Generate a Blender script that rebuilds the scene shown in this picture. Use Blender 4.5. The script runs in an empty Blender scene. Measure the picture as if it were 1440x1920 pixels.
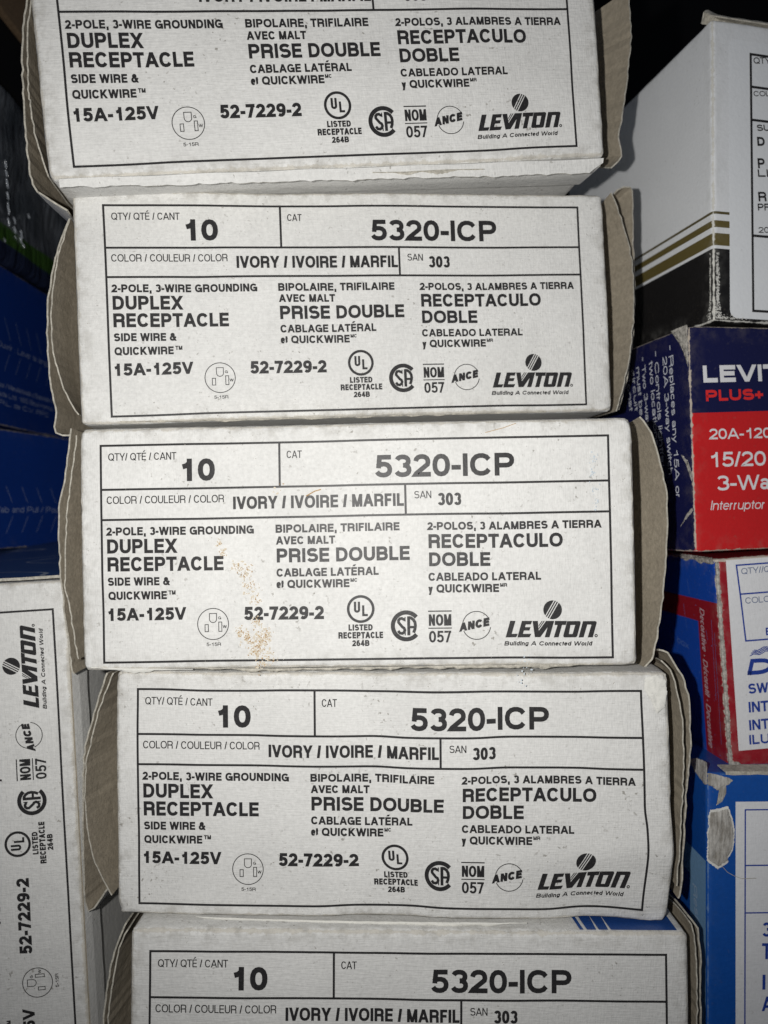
import bpy, math, random
from mathutils import Vector, Matrix, noise, geometry

# ------------------------------------------------------------------ camera, light, exposure
scene = bpy.context.scene
C = scene.collection
CAM_Z = 0.1925                      # lens height above the shelf board (metres)
cam_d = bpy.data.cameras.new('camera'); cam = bpy.data.objects.new('camera', cam_d); C.objects.link(cam)
cam.location = (0, 0, CAM_Z); cam.rotation_euler = (math.radians(90), 0, 0)
cam_d.sensor_fit = 'VERTICAL'; cam_d.sensor_height = 36.0; cam_d.lens = 1400 / 1920 * 36
cam_d.clip_start = 0.01; cam_d.clip_end = 20
cam_d.dof.use_dof = True; cam_d.dof.focus_distance = 0.216; cam_d.dof.aperture_fstop = 10.0
scene.camera = cam
world = bpy.data.worlds.new('World'); scene.world = world; world.use_nodes = True
bg = world.node_tree.nodes['Background']
bg.inputs['Color'].default_value = (0.70, 0.80, 1.0, 1); bg.inputs['Strength'].default_value = 0.075
ld = bpy.data.lights.new('phone_flash', 'SPOT'); ld.energy = 2.25; ld.color = (1.0, 0.982, 0.948); ld.shadow_soft_size = 0.0022
ld.spot_size = math.radians(126); ld.spot_blend = 1.0
flash = bpy.data.objects.new('phone_flash', ld); C.objects.link(flash); flash.location = (-0.026, 0.0, CAM_Z + 0.006); flash.rotation_euler = (math.radians(94.5), 0, math.radians(-5))
vs = scene.view_settings
vs.view_transform = 'Standard'; vs.look = 'None'; vs.exposure = 0.0; vs.gamma = 1.0; vs.use_curve_mapping = False
scene.cycles.max_bounces = 8

# ------------------------------------------------------------------ materials
def _mix(nt, fac, a, b, mode='MIX'):
    n = nt.nodes.new('ShaderNodeMix'); n.data_type = 'RGBA'; n.blend_type = mode
    for s, v in ((0, fac), (6, a), (7, b)):
        if hasattr(v, 'is_linked'): nt.links.new(v, n.inputs[s])
        elif s == 0: n.inputs[0].default_value = v
        else: n.inputs[s].default_value = (*v, 1)
    return n.outputs[2]
def _math(nt, op, a, b=None, clamp=False):
    n = nt.nodes.new('ShaderNodeMath'); n.operation = op; n.use_clamp = clamp
    for i, v in enumerate((a, b)):
        if v is None: continue
        if hasattr(v, 'is_linked'): nt.links.new(v, n.inputs[i])
        else: n.inputs[i].default_value = v
    return n.outputs[0]
def _range(nt, v, a, b, c=0.0, d=1.0):
    n = nt.nodes.new('ShaderNodeMapRange'); n.clamp = True
    nt.links.new(v, n.inputs[0])
    for i, q in enumerate((a, b, c, d)): n.inputs[i + 1].default_value = q
    return n.outputs[0]
def _noise(nt, vec, scale, detail=3, rough=0.6):
    n = nt.nodes.new('ShaderNodeTexNoise'); n.inputs['Scale'].default_value = scale
    n.inputs['Detail'].default_value = detail; n.inputs['Roughness'].default_value = rough
    nt.links.new(vec, n.inputs['Vector']); return n.outputs['Fac']
def _map(nt, vec, scale):
    n = nt.nodes.new('ShaderNodeMapping'); n.inputs['Scale'].default_value = scale
    nt.links.new(vec, n.inputs['Vector']); return n.outputs[0]

def start(name):
    m = bpy.data.materials.new(name); m.use_nodes = True; nt = m.node_tree
    b = nt.nodes['Principled BSDF']
    tc = nt.nodes.new('ShaderNodeTexCoord'); oi = nt.nodes.new('ShaderNodeObjectInfo')
    va = nt.nodes.new('ShaderNodeVectorMath'); va.operation = 'MULTIPLY_ADD'
    nt.links.new(oi.outputs['Random'], va.inputs[0]); va.inputs[1].default_value = (0.7, 0.9, 1.3)
    nt.links.new(tc.outputs['Object'], va.inputs[2])
    return m, nt, b, va.outputs[0], tc.outputs['Object']
def bump(nt, b, h, dist, strength=1.0):
    n = nt.nodes.new('ShaderNodeBump'); n.inputs['Distance'].default_value = dist; n.inputs['Strength'].default_value = strength
    nt.links.new(h, n.inputs['Height']); nt.links.new(n.outputs[0], b.inputs['Normal'])

def coated(name, base, worn, wear=0.5, rough=0.5, spec=0.35, linen=1.0, mottling=0.07, dirt=0.35, pattern=None, wear_reach=1.0):
    """printed carton board: base (colour or a function of the tree), fibres, specks, scuffed edges"""
    m, nt, b, v, obj = start(name)
    col = base if pattern is None else pattern(nt, obj)
    if pattern is None:
        n = nt.nodes.new('ShaderNodeRGB'); n.outputs[0].default_value = (*base, 1); col = n.outputs[0]
    mot = _range(nt, _noise(nt, v, 900, 4, 0.7), 0.3, 0.7, 1 - mottling, 1 + mottling * 0.4)
    big = _range(nt, _noise(nt, v, 45, 3), 0.35, 0.65, 1 - mottling * 0.6, 1.0)
    k = _math(nt, 'MULTIPLY', mot, big)
    kk = nt.nodes.new('ShaderNodeCombineColor')
    for i in range(3): nt.links.new(k, kk.inputs[i])
    col = _mix(nt, 1.0, col, kk.outputs[0], 'MULTIPLY')
    # dark dirt specks that gather in patches
    sp = _range(nt, _noise(nt, v, 850, 2, 0.5), 0.64, 0.72)
    pat = _range(nt, _noise(nt, v, 70, 2), 0.47, 0.64)
    col = _mix(nt, _math(nt, 'MULTIPLY', _math(nt, 'MULTIPLY', sp, pat), dirt), col, (0.16, 0.14, 0.11))
    # short dark fibres
    fb = _range(nt, _noise(nt, _map(nt, v, (500, 500, 1900)), 1.0, 2), 0.70, 0.76)
    col = _mix(nt, _math(nt, 'MULTIPLY', fb, dirt * 0.55), col, (0.2, 0.18, 0.15))
    # worn edges: 'edge' holds the distance to the nearest carton edge in mm
    at = nt.nodes.new('ShaderNodeAttribute'); at.attribute_name = 'edge'
    e = at.outputs['Fac']
    near = _range(nt, e, 0.0, 2.6 * wear_reach, 1.0, 0.0)
    near = _math(nt, 'MULTIPLY', near, near)
    wn = _noise(nt, v, 420, 5, 0.7)
    w = _range(nt, _math(nt, 'ADD', _math(nt, 'MULTIPLY', near, 0.62), wn), 0.98 - 0.22 * wear, 1.10 - 0.22 * wear)
    col = _mix(nt, w, col, worn)
    gr = _range(nt, _noise(nt, v, 260, 4, 0.65), 0.45, 0.66)
    col = _mix(nt, _math(nt, 'MULTIPLY', _math(nt, 'MULTIPLY', _range(nt, e, 0.0, 6.0, 1.0, 0.0), gr), min(.8, dirt)), col, tuple(c * 0.62 for c in worn))
    nt.links.new(col, b.inputs['Base Color'])
    nt.links.new(_range(nt, w, 0, 1, rough, 0.85), b.inputs['Roughness'])
    b.inputs['Specular IOR Level'].default_value = spec
    weave = _math(nt, 'ADD', _noise(nt, _map(nt, v, (260, 500, 2300)), 1.0, 2, 0.5), _noise(nt, _map(nt, v, (2300, 500, 420)), 1.0, 2, 0.5))
    h = _math(nt, 'ADD', _math(nt, 'MULTIPLY', weave, linen), _math(nt, 'ADD', _math(nt, 'MULTIPLY', _noise(nt, v, 900, 3), 0.8), _math(nt, 'MULTIPLY', w, 0.5)))
    bump(nt, b, h, 0.00009)
    return m
def ink(name, col, worn=None, rough=0.45, amount=0.3):
    m, nt, b, v, obj = start(name)
    c = _mix(nt, _math(nt, 'MULTIPLY', _range(nt, _noise(nt, v, 1500, 3, 0.7), 0.5, 0.75), amount), col, worn or tuple(min(1, q * 1.6 + 0.05) for q in col))
    nt.links.new(c, b.inputs['Base Color']); b.inputs['Roughness'].default_value = rough; b.inputs['Specular IOR Level'].default_value = 0.3
    bump(nt, b, _noise(nt, v, 1500, 2), 0.00004)
    return m
def board(name, col, rough=0.9, fleck=0.25):
    m, nt, b, v, obj = start(name)
    c = _mix(nt, _range(nt, _noise(nt, v, 700, 5, 0.75), 0.35, 0.7), tuple(q * (1 - fleck) for q in col), tuple(q * (1 + fleck * .6) for q in col))
    fl = _range(nt, _noise(nt, _map(nt, v, (600, 600, 2200)), 1.0, 2), 0.66, 0.72)
    c = _mix(nt, _math(nt, 'MULTIPLY', fl, 0.5), c, tuple(q * 0.5 for q in col))
    c = _mix(nt, _range(nt, _noise(nt, v, 60, 2), 0.4, 0.7, 0, 0.35), c, tuple(q * 0.8 for q in col))
    nt.links.new(c, b.inputs['Base Color']); b.inputs['Roughness'].default_value = rough; b.inputs['Specular IOR Level'].default_value = 0.15
    bump(nt, b, _math(nt, 'ADD', _noise(nt, v, 1100, 4), _noise(nt, v, 250, 2)), 0.00015)
    return m

WHITE = (0.75, 0.745, 0.722); KRAFT = (0.36, 0.315, 0.245)
M_paper = coated('white_clay_board', WHITE, (0.60, 0.575, 0.52), wear=0.75, rough=0.75, spec=.12, linen=1.5, mottling=.12, dirt=.65, wear_reach=1.3)
M_ink = ink('black_ink', (0.022, 0.021, 0.022), (0.09, 0.087, 0.085), amount=0.35)
M_kraft = board('raw_grey_brown_board', KRAFT)
M_rim = board('cut_board_edge', (0.53, 0.50, 0.43), fleck=0.45)
M_pulp = board('torn_board_pulp', (0.48, 0.455, 0.41), fleck=0.7)
def torn():
    m, nt, b, v, obj = start('torn_board_layers')
    st = _noise(nt, _map(nt, v, (900, 900, 190)), 1.0, 4, .65); lo = _noise(nt, v, 190, 3)
    k = _range(nt, _math(nt, 'ADD', _math(nt, 'MULTIPLY', st, .6), _math(nt, 'MULTIPLY', lo, .6)), .45, .75)
    c = _mix(nt, k, (.25, .23, .20), (.60, .585, .55))
    nt.links.new(c, b.inputs['Base Color']); b.inputs['Roughness'].default_value = .9; b.inputs['Specular IOR Level'].default_value = .15
    bump(nt, b, _math(nt, 'ADD', st, lo), .0006); return m
M_torn = torn()
M_white = board('torn_white_liner', (0.76, 0.75, 0.70), rough=0.7, fleck=0.08)
M_rust = ink('rust_brown_stain', (0.40, 0.25, 0.11), (0.58, 0.45, 0.29), rough=0.8, amount=0.9)
M_smear = ink('blue_pen_smear', (0.55, 0.62, 0.68), (0.68, 0.71, 0.72), rough=0.7, amount=0.9)
M_grime = ink('grey_scuff', (0.36, 0.34, 0.30), (0.58, 0.56, 0.52), rough=0.8, amount=0.8)

# ------------------------------------------------------------------ object helpers
def thing(name, label, cat, mat4=None, group=None):
    o = bpy.data.objects.new(name, None); C.objects.link(o)
    o.empty_display_size = 0.01
    if mat4 is not None: o.matrix_world = mat4
    o['label'] = label; o['category'] = cat
    if group: o['group'] = group
    return o
def part(name, verts, faces, mats, parent, mi=None, smooth=True, attr=None, label=None):
    me = bpy.data.meshes.new(name); me.from_pydata([tuple(v) for v in verts], [], faces)
    for m in (mats if isinstance(mats, (list, tuple)) else [mats]): me.materials.append(m)
    if mi is not None: me.polygons.foreach_set('material_index', mi)
    me.polygons.foreach_set('use_smooth', [smooth] * len(me.polygons))
    if attr is None: attr = [50.0] * len(me.vertices)
    if True:
        a = me.attributes.new('edge', 'FLOAT', 'POINT'); a.data.foreach_set('value', attr)
    me.update()
    o = bpy.data.objects.new(name, me); C.objects.link(o); o.parent = parent
    if label: o['label'] = label
    return o
def pose(x, y, z, M):
    m = Matrix([list(M[0]) + [0], list(M[1]) + [0], list(M[2]) + [0], [0, 0, 0, 1]])
    m.translation = Vector((x, y, z + CAM_Z)); return m
def euler_rows(p, r, w):
    p, r, w = (math.radians(q) for q in (p, r, w))
    return (Matrix.Rotation(w, 3, 'Z') @ Matrix.Rotation(r, 3, 'Y') @ Matrix.Rotation(p, 3, 'X'))

def axis(a, b, n, dense):
    """sample positions (mm) from a to b, crowded near both ends"""
    L = b - a; out = {a, b}
    for t in dense:
        if t < L / 2: out |= {a + t, b - t}
    for i in range(1, n): 
        q = a + L * i / n
        if q - a > dense[-1] and b - q > dense[-1]: out.add(q)
    return sorted(out)
DENSE = (0.25, 0.5, 0.8, 1.2, 1.7, 2.4, 3.4, 4.8)
def carton(name, parent, x, y, z, mats, pick=None, r=1.1, lump=0.22, crush=0.5, seed=0, shape=None, n=(40, 24, 22), soft=0.0):
    """closed carton: rounded, slightly battered box (mm, local), with the distance to the nearest edge stored"""
    xs, ys, zs = axis(*x, n[0], DENSE), axis(*y, n[1], DENSE), axis(*z, n[2], DENSE)
    idx = {}; V = []; E = []; F = []; MI = []
    c = [(q[0] + q[1]) / 2 for q in (x, y, z)]; h = [(q[1] - q[0]) / 2 for q in (x, y, z)]
    so = Vector((seed * 17.3, seed * 5.1, seed * 9.7))
    def vert(px, py, pz):
        key = (px, py, pz)
        if key in idx: return idx[key]
        p = [px, py, pz]
        d = sorted(h[i] - abs(p[i] - c[i]) for i in range(3))
        ed = d[1]; cd = math.hypot(d[1], d[2])
        q = [min(max(p[i], c[i] - h[i] + r), c[i] + h[i] - r) for i in range(3)]
        v = Vector((p[i] - q[i] for i in range(3)))
        P = Vector(q) + (v.normalized() * r if v.length > 1e-9 else Vector())
        P0 = Vector(p)
        k = math.exp(-ed / 1.3)
        nz = noise.noise_vector(P0 * 0.55 + so) * 0.6 + noise.noise_vector(P0 * 1.7 + so) * 0.4
        P += nz * lump * k
        kc = math.exp(-cd / 2.2)
        P += (Vector(c) - P0).normalized() * crush * kc * (0.6 + noise.noise(P0 * 0.3 + so))
        if soft: P += noise.noise_vector(P0 * 0.06 + so) * soft
        if shape: P = shape(P)
        idx[key] = len(V); V.append(P * 0.001); E.append(ed)
        return idx[key]
    def side(f, A, B, flip, nm):
        for i in range(len(A) - 1):
            for j in range(len(B) - 1):
                q = [vert(*f(A[i], B[j])), vert(*f(A[i + 1], B[j])), vert(*f(A[i + 1], B[j + 1])), vert(*f(A[i], B[j + 1]))]
                F.append(q[::-1] if flip else q)
                MI.append(pick(nm) if pick else 0)
    side(lambda a, b: (a, ys[0], b), xs, zs, False, 'front'); side(lambda a, b: (a, ys[-1], b), xs, zs, True, 'back')
    side(lambda a, b: (xs[0], a, b), ys, zs, True, 'left'); side(lambda a, b: (xs[-1], a, b), ys, zs, False, 'right')
    side(lambda a, b: (a, b, zs[0]), xs, ys, True, 'bottom'); side(lambda a, b: (a, b, zs[-1]), xs, ys, False, 'top')
    return part(name, V, F, mats, parent, MI, True, E)

def sheet(name, parent, grid, t, mats, label=None, jag=0.0, seed=0, mi=(0, 1, 2)):
    """thin board: grid[i][j] of points in mm (i along the hinge, j hinge -> free edge); mats inner, outer, cut edge"""
    rnd = random.Random(seed); ni, nj = len(grid), len(grid[0])
    G = [[Vector(p) for p in row] for row in grid]
    if jag:
        for i in range(ni):
            d = G[i][-1] - G[i][-2]
            if d.length > 1e-6: G[i][-1] = G[i][-1] + d.normalized() * rnd.uniform(-jag, jag)
    N = [[None] * nj for _ in range(ni)]
    for i in range(ni):
        for j in range(nj):
            a = G[min(i + 1, ni - 1)][j] - G[max(i - 1, 0)][j]; b = G[i][min(j + 1, nj - 1)] - G[i][max(j - 1, 0)]
            q = a.cross(b); N[i][j] = q.normalized() if q.length > 1e-9 else Vector((0, 1, 0))
    V = [G[i][j] * .001 for i in range(ni) for j in range(nj)] + [(G[i][j] + N[i][j] * t) * .001 for i in range(ni) for j in range(nj)]
    o = ni * nj; F = []; MI = []
    for i in range(ni - 1):
        for j in range(nj - 1):
            a, b, c_, d = i * nj + j, i * nj + j + 1, (i + 1) * nj + j + 1, (i + 1) * nj + j
            F.append([a, b, c_, d]); MI.append(mi[0]); F.append([o + d, o + c_, o + b, o + a]); MI.append(mi[1])
    ring = [i * nj for i in range(ni)] + [(ni - 1) * nj + j for j in range(1, nj)] + [i * nj + nj - 1 for i in range(ni - 2, -1, -1)] + [j for j in range(nj - 2, 0, -1)]
    for k in range(len(ring)):
        a, b = ring[k], ring[(k + 1) % len(ring)]
        F.append([a, b, o + b, o + a]); MI.append(mi[2])
    return part(name, V, F, mats, parent, MI, False, None, label)

# ------------------------------------------------------------------ lettering: a stroke alphabet (drawn in cap heights)
def A_(cx, cy, rx, ry, a0, a1): return ('a', cx, cy, rx, ry, a0, a1)
def D_(x0, y0, x1, y1): return ('d', x0, y0, x1, y1)
O_ = [A_(.5, .5, .5, .5, 90, 450)]
GL = {
'A': (0.94, .02, [D_(0, 0, .5, 1), D_(.5, 1, 1, 0), [(.24, .27), (.76, .27)]]),
'B': (0.79, .07, [[(0, 0), (0, 1), (.55, 1), A_(.58, .76, .36, .24, 90, -90), (.05, .52)], [(.55, .52), A_(.60, .26, .40, .26, 90, -90), (0, 0)]]),
'C': (.86, .045, [[A_(.5, .5, .5, .5, 32, 328)]]),
'D': (0.81, .07, [[(0, 0), (0, 1), (.4, 1), A_(.42, .5, .58, .5, 90, -90), (0, 0)]]),
'E': (0.69, .07, [[(1, 1), (0, 1), (0, 0), (1, 0)], [(.05, .52), (.92, .52)]]),
'F': (0.63, .07, [[(1, 1), (0, 1), (0, 0)], [(.05, .5), (.85, .5)]]),
'G': (0.91, .045, [[A_(.5, .5, .5, .5, 40, 335)], [(1, .0), (1, .46), (.6, .46)]]),
'H': (0.79, .07, [[(0, 0), (0, 1)], [(1, 0), (1, 1)], [(0, .53), (1, .53)]]),
'I': (0, .075, [[(.5, 0), (.5, 1)]]),
'J': (0.6, .04, [[(1, 1), (1, .3), A_(.5, .3, .5, .3, 0, -180)]]),
'K': (0.85, .07, [[(0, 0), (0, 1)], D_(.02, .32, .92, 1), D_(.28, .58, 1, 0)]),
'L': (0.63, .07, [[(0, 1), (0, 0), (1, 0)]]),
'M': (0.92, .07, [[(0, 0), (0, 1)], [(1, 0), (1, 1)], D_(.02, 1, .5, 0), D_(.5, 0, .98, 1)]),
'N': (0.79, .07, [[(0, 0), (0, 1)], [(1, 0), (1, 1)], D_(0, 1, 1, 0)]),
'O': (0.95, .045, [O_]),
'P': (0.76, .07, [[(0, 0), (0, 1), (.58, 1), A_(.6, .72, .4, .28, 90, -90), (.05, .44)]]),
'Q': (0.95, .045, [O_, D_(.58, .28, 1.0, -.02)]),
'R': (0.83, .07, [[(0, 0), (0, 1), (.58, 1), A_(.6, .73, .38, .27, 90, -90), (.05, .46)], [(.6, .46), A_(.6, .3, .36, .16, 90, 0), (.97, 0)]]),
'S': (0.81, .045, [[A_(.5, .755, .46, .245, 22, 260), A_(.5, .265, .5, .265, 80, -158)]]),
'T': (0.76, .02, [[(0, 1), (1, 1)], [(.5, .96), (.5, 0)]]),
'U': (0.79, .07, [[(0, 1), (0, .36), A_(.5, .36, .5, .36, 180, 360), (1, 1)]]),
'V': (0.88, .01, [D_(0, 1, .5, 0), D_(.5, 0, 1, 1)]),
'W': (1.24, .01, [D_(0, 1, .25, 0), D_(.25, 0, .5, 1), D_(.5, 1, .75, 0), D_(.75, 0, 1, 1)]),
'X': (0.88, .01, [D_(0, 0, 1, 1), D_(0, 1, 1, 0)]),
'Y': (0.88, .01, [D_(0, 1, .5, .38), D_(.5, .38, 1, 1), [(.5, .4), (.5, 0)]]),
'Z': (0.74, .03, [[(0, 1), (1, 1)], [(0, 0), (1, 0)], D_(0, .04, 1, .96)]),
'0': (0.68, .045, [O_]),
'1': (.38, .27, [[(1, 0), (1, 1)], [(0, .72), (.3, .74), (.75, .84)]]),
'2': (0.68, .045, [[A_(.5, .70, .48, .30, 172, -28), (.06, .06), (.0, 0), (1, 0)]]),
'3': (0.68, .045, [[A_(.5, .755, .45, .245, 160, -85)], [A_(.5, .27, .5, .27, 85, -160)]]),
'4': (0.71, .03, [[(.72, 0), (.72, 1)], [(.02, .25), (1, .25)], D_(.02, .28, .74, .98)]),
'5': (0.68, .045, [[(.92, 1), (.2, 1), (.13, .52)], [A_(.48, .31, .52, .31, 146, -158)]]),
'6': (0.68, .045, [[A_(.5, .29, .5, .29, 90, 450)], [A_(.56, .5, .56, .5, 52, 205)]]),
'7': (0.66, .04, [[(0, 1), (1, 1)], D_(.26, 0, .98, .96)]),
'8': (0.68, .045, [[A_(.5, .76, .44, .24, 90, 450)], [A_(.5, .265, .5, .265, 90, 450)]]),
'9': (0.68, .045, [[A_(.5, .71, .5, .29, 90, 450)], [A_(.44, .5, .56, .5, -128, 25)]]),
'-': (0.36, .03, [[(0, .36), (1, .36)]]), '/': (.40, -.0, [D_(0, 0, 1, 1)]), ' ': (.30, .05, []),
',': (0, .08, [[(.5, 0), (.5, .01)], D_(.1, -.18, .6, .06)]), '.': (0, .08, [[(.5, 0), (.5, .01)]]), ':': (0, .08, [[(.5, 0), (.5, .01)], [(.5, .55), (.5, .56)]]),
'&': (0.88, .03, [D_(.22, .82, 1, 0), [A_(.42, .80, .22, .20, 90, 450)], [A_(.36, .26, .36, .26, 110, 340), (.92, .42)]]),
'+': (.56, .04, [[(0, .42), (1, .42)], [(.5, .14), (.5, .70)]]), '•': (.05, .12, [[(.5, .34), (.5, .40)]]),
'(': (.2, .05, [[A_(1, .4, 1, .62, 130, 230)]]), ')': (.2, .05, [[A_(0, .4, 1, .62, 50, -50)]]),
'a': (.52, .04, [[(.92, 0), (.92, .48), A_(.46, .48, .46, .22, 0, 160)], [A_(.42, .19, .42, .19, 90, 450)]]),
'b': (.54, .06, [[(0, 0), (0, 1)], [A_(.5, .35, .5, .35, 90, 450)]]),
'c': (.50, .04, [[A_(.5, .35, .5, .35, 42, 318)]]),
'd': (.54, .06, [[(1, 0), (1, 1)], [A_(.5, .35, .5, .35, 90, 450)]]),
'e': (.54, .04, [[(.05, .36), (1, .36), A_(.5, .35, .5, .35, 0, 315)]]),
'f': (.30, .02, [[(.4, 0), (.4, .8), A_(.8, .8, .4, .2, 180, 90)], [(0, .68), (.9, .68)]]),
'g': (.54, .05, [[A_(.5, .35, .5, .35, 90, 450)], [(1, .70), (1, -.05), A_(.5, -.05, .5, .2, 0, -155)]]),
'h': (.50, .06, [[(0, 0), (0, 1)], [(0, .42), A_(.5, .42, .5, .28, 180, 0), (1, 0)]]),
'i': (0, .06, [[(.5, 0), (.5, .68)], [(.5, .97), (.5, .99)]]),
'k': (.52, .06, [[(0, 0), (0, 1)], D_(.05, .25, .95, .72), D_(.3, .45, 1, 0)]),
'l': (0, .065, [[(.5, 0), (.5, 1)]]),
'm': (.84, .06, [[(0, 0), (0, .70)], [(0, .46), A_(.25, .46, .25, .24, 180, 0), (.5, 0)], [(.5, .46), A_(.75, .46, .25, .24, 180, 0), (1, 0)]]),
'n': (.50, .06, [[(0, 0), (0, .70)], [(0, .42), A_(.5, .42, .5, .28, 180, 0), (1, 0)]]),
'o': (.56, .04, [[A_(.5, .35, .5, .35, 90, 450)]]),
'p': (.54, .06, [[(0, .70), (0, -.25)], [A_(.5, .35, .5, .35, 90, 450)]]),
'r': (.28, .05, [[(0, 0), (0, .70)], [(0, .4), A_(.9, .4, .9, .3, 180, 95)]]),
's': (.48, .035, [[A_(.5, .53, .45, .17, 25, 260), A_(.5, .185, .5, .185, 80, -155)]]),
't': (.28, .025, [[(.45, .9), (.45, .18), A_(.85, .18, .4, .18, 180, 270)], [(0, .68), (1, .68)]]),
'u': (.50, .06, [[(0, .70), (0, .28), A_(.5, .28, .5, .28, 180, 360), (1, .70)], [(1, 0), (1, .3)]]),
'v': (.54, .01, [D_(0, .72, .5, 0), D_(.5, 0, 1, .72)]),
'w': (.78, .01, [D_(0, .72, .25, 0), D_(.25, 0, .5, .72), D_(.5, .72, .75, 0), D_(.75, 0, 1, .72)]),
'x': (.54, .01, [D_(0, 0, 1, .72), D_(0, .72, 1, 0)]),
'y': (.54, .01, [D_(0, .72, .5, 0), D_(.2, -.26, 1, .72)]),
}
GL['É'] = (.69, .07, GL['E'][2] + [D_(.35, 1.1, .75, 1.32)]); GL['é'] = (.54, .04, GL['e'][2] + [D_(.4, .82, .7, 1.02)])

SB = 0.74                                # letter fit
class Print:
    """flat printed artwork: polygons in face millimetres, each stroke on its own hair-thin layer"""
    def __init__(s): s.V = []; s.F = []; s.k = 0
    def poly(s, pts, holes=(), step=None):
        lay = s.k % 9; s.k += 1
        loops = [[Vector((p[0], p[1], 0)) for p in pts]] + [[Vector((p[0], p[1], 0)) for p in hh] for hh in holes]
        flat = [p for l in loops for p in l]; b = len(s.V)
        s.V += [(p.x, p.y, lay) for p in flat]
        for t in geometry.tessellate_polygon(loops):
            a, c, d = (flat[i] for i in t)
            ar = (c.x - a.x) * (d.y - a.y) - (c.y - a.y) * (d.x - a.x)
            s.F.append([b + i for i in (t if ar > 0 else t[::-1])])
    def strip(s, L, R):
        lay = s.k % 9; s.k += 1
        b = len(s.V); n = len(L)
        s.V += [(*p, lay) for p in L] + [(*p, lay) for p in R]
        for i in range(n - 1): s.F.append([b + n + i, b + n + i + 1, b + i + 1, b + i])
    def line(s, pts, w, cap0=True, cap1=True, seg=4.0):
        P = [Vector(p) for p in pts]; Q = [P[0]]
        for p in P[1:]:
            if (p - Q[-1]).length > 1e-5: Q.append(p)
        if len(Q) < 2: return
        if cap0: Q[0] = Q[0] + (Q[0] - Q[1]).normalized() * w / 2
        if cap1: Q[-1] = Q[-1] + (Q[-1] - Q[-2]).normalized() * w / 2
        R = [Q[0]]
        for p in Q[1:]:
            n = max(1, int((p - R[-1]).length / seg)); a = R[-1].copy()
            for i in range(1, n + 1): R.append(a.lerp(p, i / n))
        closed = (Q[0] - Q[-1]).length < 1e-4
        L_, R_ = [], []
        for i, p in enumerate(R):
            a = R[i] - R[i - 1] if i else (R[-1] - R[-2] if closed else R[1] - R[0])
            b = R[i + 1] - R[i] if i < len(R) - 1 else (R[1] - R[0] if closed else a)
            na = Vector((-a.y, a.x)).normalized(); nb = Vector((-b.y, b.x)).normalized()
            m = na + nb
            m = m.normalized() if m.length > 1e-6 else na
            k = min(1 / max(0.35, m.dot(nb)), 2.2)
            L_.append(p + m * w / 2 * k); R_.append(p - m * w / 2 * k)
        s.strip([tuple(q) for q in L_], [tuple(q) for q in R_])
    def arc(s, cx, cy, r, a0, a1, w, n=None, ry=None):
        n = n or max(6, int(abs(a1 - a0) / 9))
        s.line([(cx + r * math.cos(math.radians(a0 + (a1 - a0) * i / n)), cy + (ry or r) * math.sin(math.radians(a0 + (a1 - a0) * i / n))) for i in range(n + 1)], w, False, False, 99)
    def text(s, t, ax, ay, bx, by, cap, wt, slant=0.0, wobble=0.0):
        """lettering from (ax,ay) to (bx,by) along the baseline"""
        W = math.hypot(bx - ax, by - ay); ux, uy = (bx - ax) / W, (by - ay) / W
        w = wt * cap; gl = [GL.get(c, GL['-']) for c in t]
        fix = 0.0; var = 0.0
        for i, g in enumerate(gl):
            if t[i] in 'Ili.,:': fix += w
            else: var += g[0] * cap
            if i: var += (g[1] + gl[i - 1][1]) * SB * cap
        sx = (W - fix) / var if var > 1e-6 else 1.0; x = 0.0
        def put(px, py):
            px += slant * py
            return (ax + ux * px - uy * py, ay + uy * px + ux * py)
        for i, g in enumerate(gl):
            if i: x += (g[1] + gl[i - 1][1]) * SB * cap * sx
            gw = w if t[i] in 'Ili.,:' else g[0] * cap * sx
            def M(px, py): return (x + w / 2 + px * (gw - w), w / 2 + py * (cap - w))
            for st in g[2]:
                if isinstance(st, tuple):                                  # diagonal with level ends
                    _, x0, y0, x1, y1 = st
                    p0 = Vector((x + w / 2 + x0 * (gw - w), y0 * cap)); p1 = Vector((x + w / 2 + x1 * (gw - w), y1 * cap))
                    d = p1 - p0
                    hw = min(w / 2 * d.length / max(abs(d.y), 1e-6), w * 0.95)
                    q = [put(p0.x - hw, p0.y), put(p0.x + hw, p0.y), put(p1.x + hw, p1.y), put(p1.x - hw, p1.y)]
                    s.poly(q)
                    continue
                pts = []
                for e in st:
                    if e[0] == 'a':
                        _, cx, cy, rx, ry, a0, a1 = e; n = max(4, int(abs(a1 - a0) / 22))
                        for k in range(n + 1):
                            an = math.radians(a0 + (a1 - a0) * k / n); ca, sa = math.cos(an), math.sin(an)
                            f = 1 + 0.045 * math.sin(2 * an) ** 2           # slightly squared bowls
                            pts.append(put(*M(cx + rx * ca * f, cy + ry * sa * f)))
                    else: pts.append(put(*M(*e)))
                s.line(pts, w, st[0][0] != 'a', st[-1][0] != 'a', 99)
            x += gw
    def rect(s, x0, y0, x1, y1, r=0.0, nseg=10):
        if r:
            pts = []
            for cx, cy, a in ((x1 - r, y1 - r, 0), (x0 + r, y1 - r, 90), (x0 + r, y0 + r, 180), (x1 - r, y0 + r, 270)):
                pts += [(cx + r * math.cos(math.radians(a + k * 15)), cy + r * math.sin(math.radians(a + k * 15))) for k in range(7)]
            s.poly(pts)
        else:
            lay = s.k % 9; s.k += 1; b = len(s.V); nx, ny = max(1, int((x1 - x0) / 2)), max(1, int((y1 - y0) / 2))
            for i in range(nx + 1):
                for j in range(ny + 1): s.V.append((x0 + (x1 - x0) * i / nx, y0 + (y1 - y0) * j / ny, lay))
            for i in range(nx):
                for j in range(ny):
                    a = b + i * (ny + 1) + j; s.F.append([a, a + ny + 1, a + ny + 2, a + 1])
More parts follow.
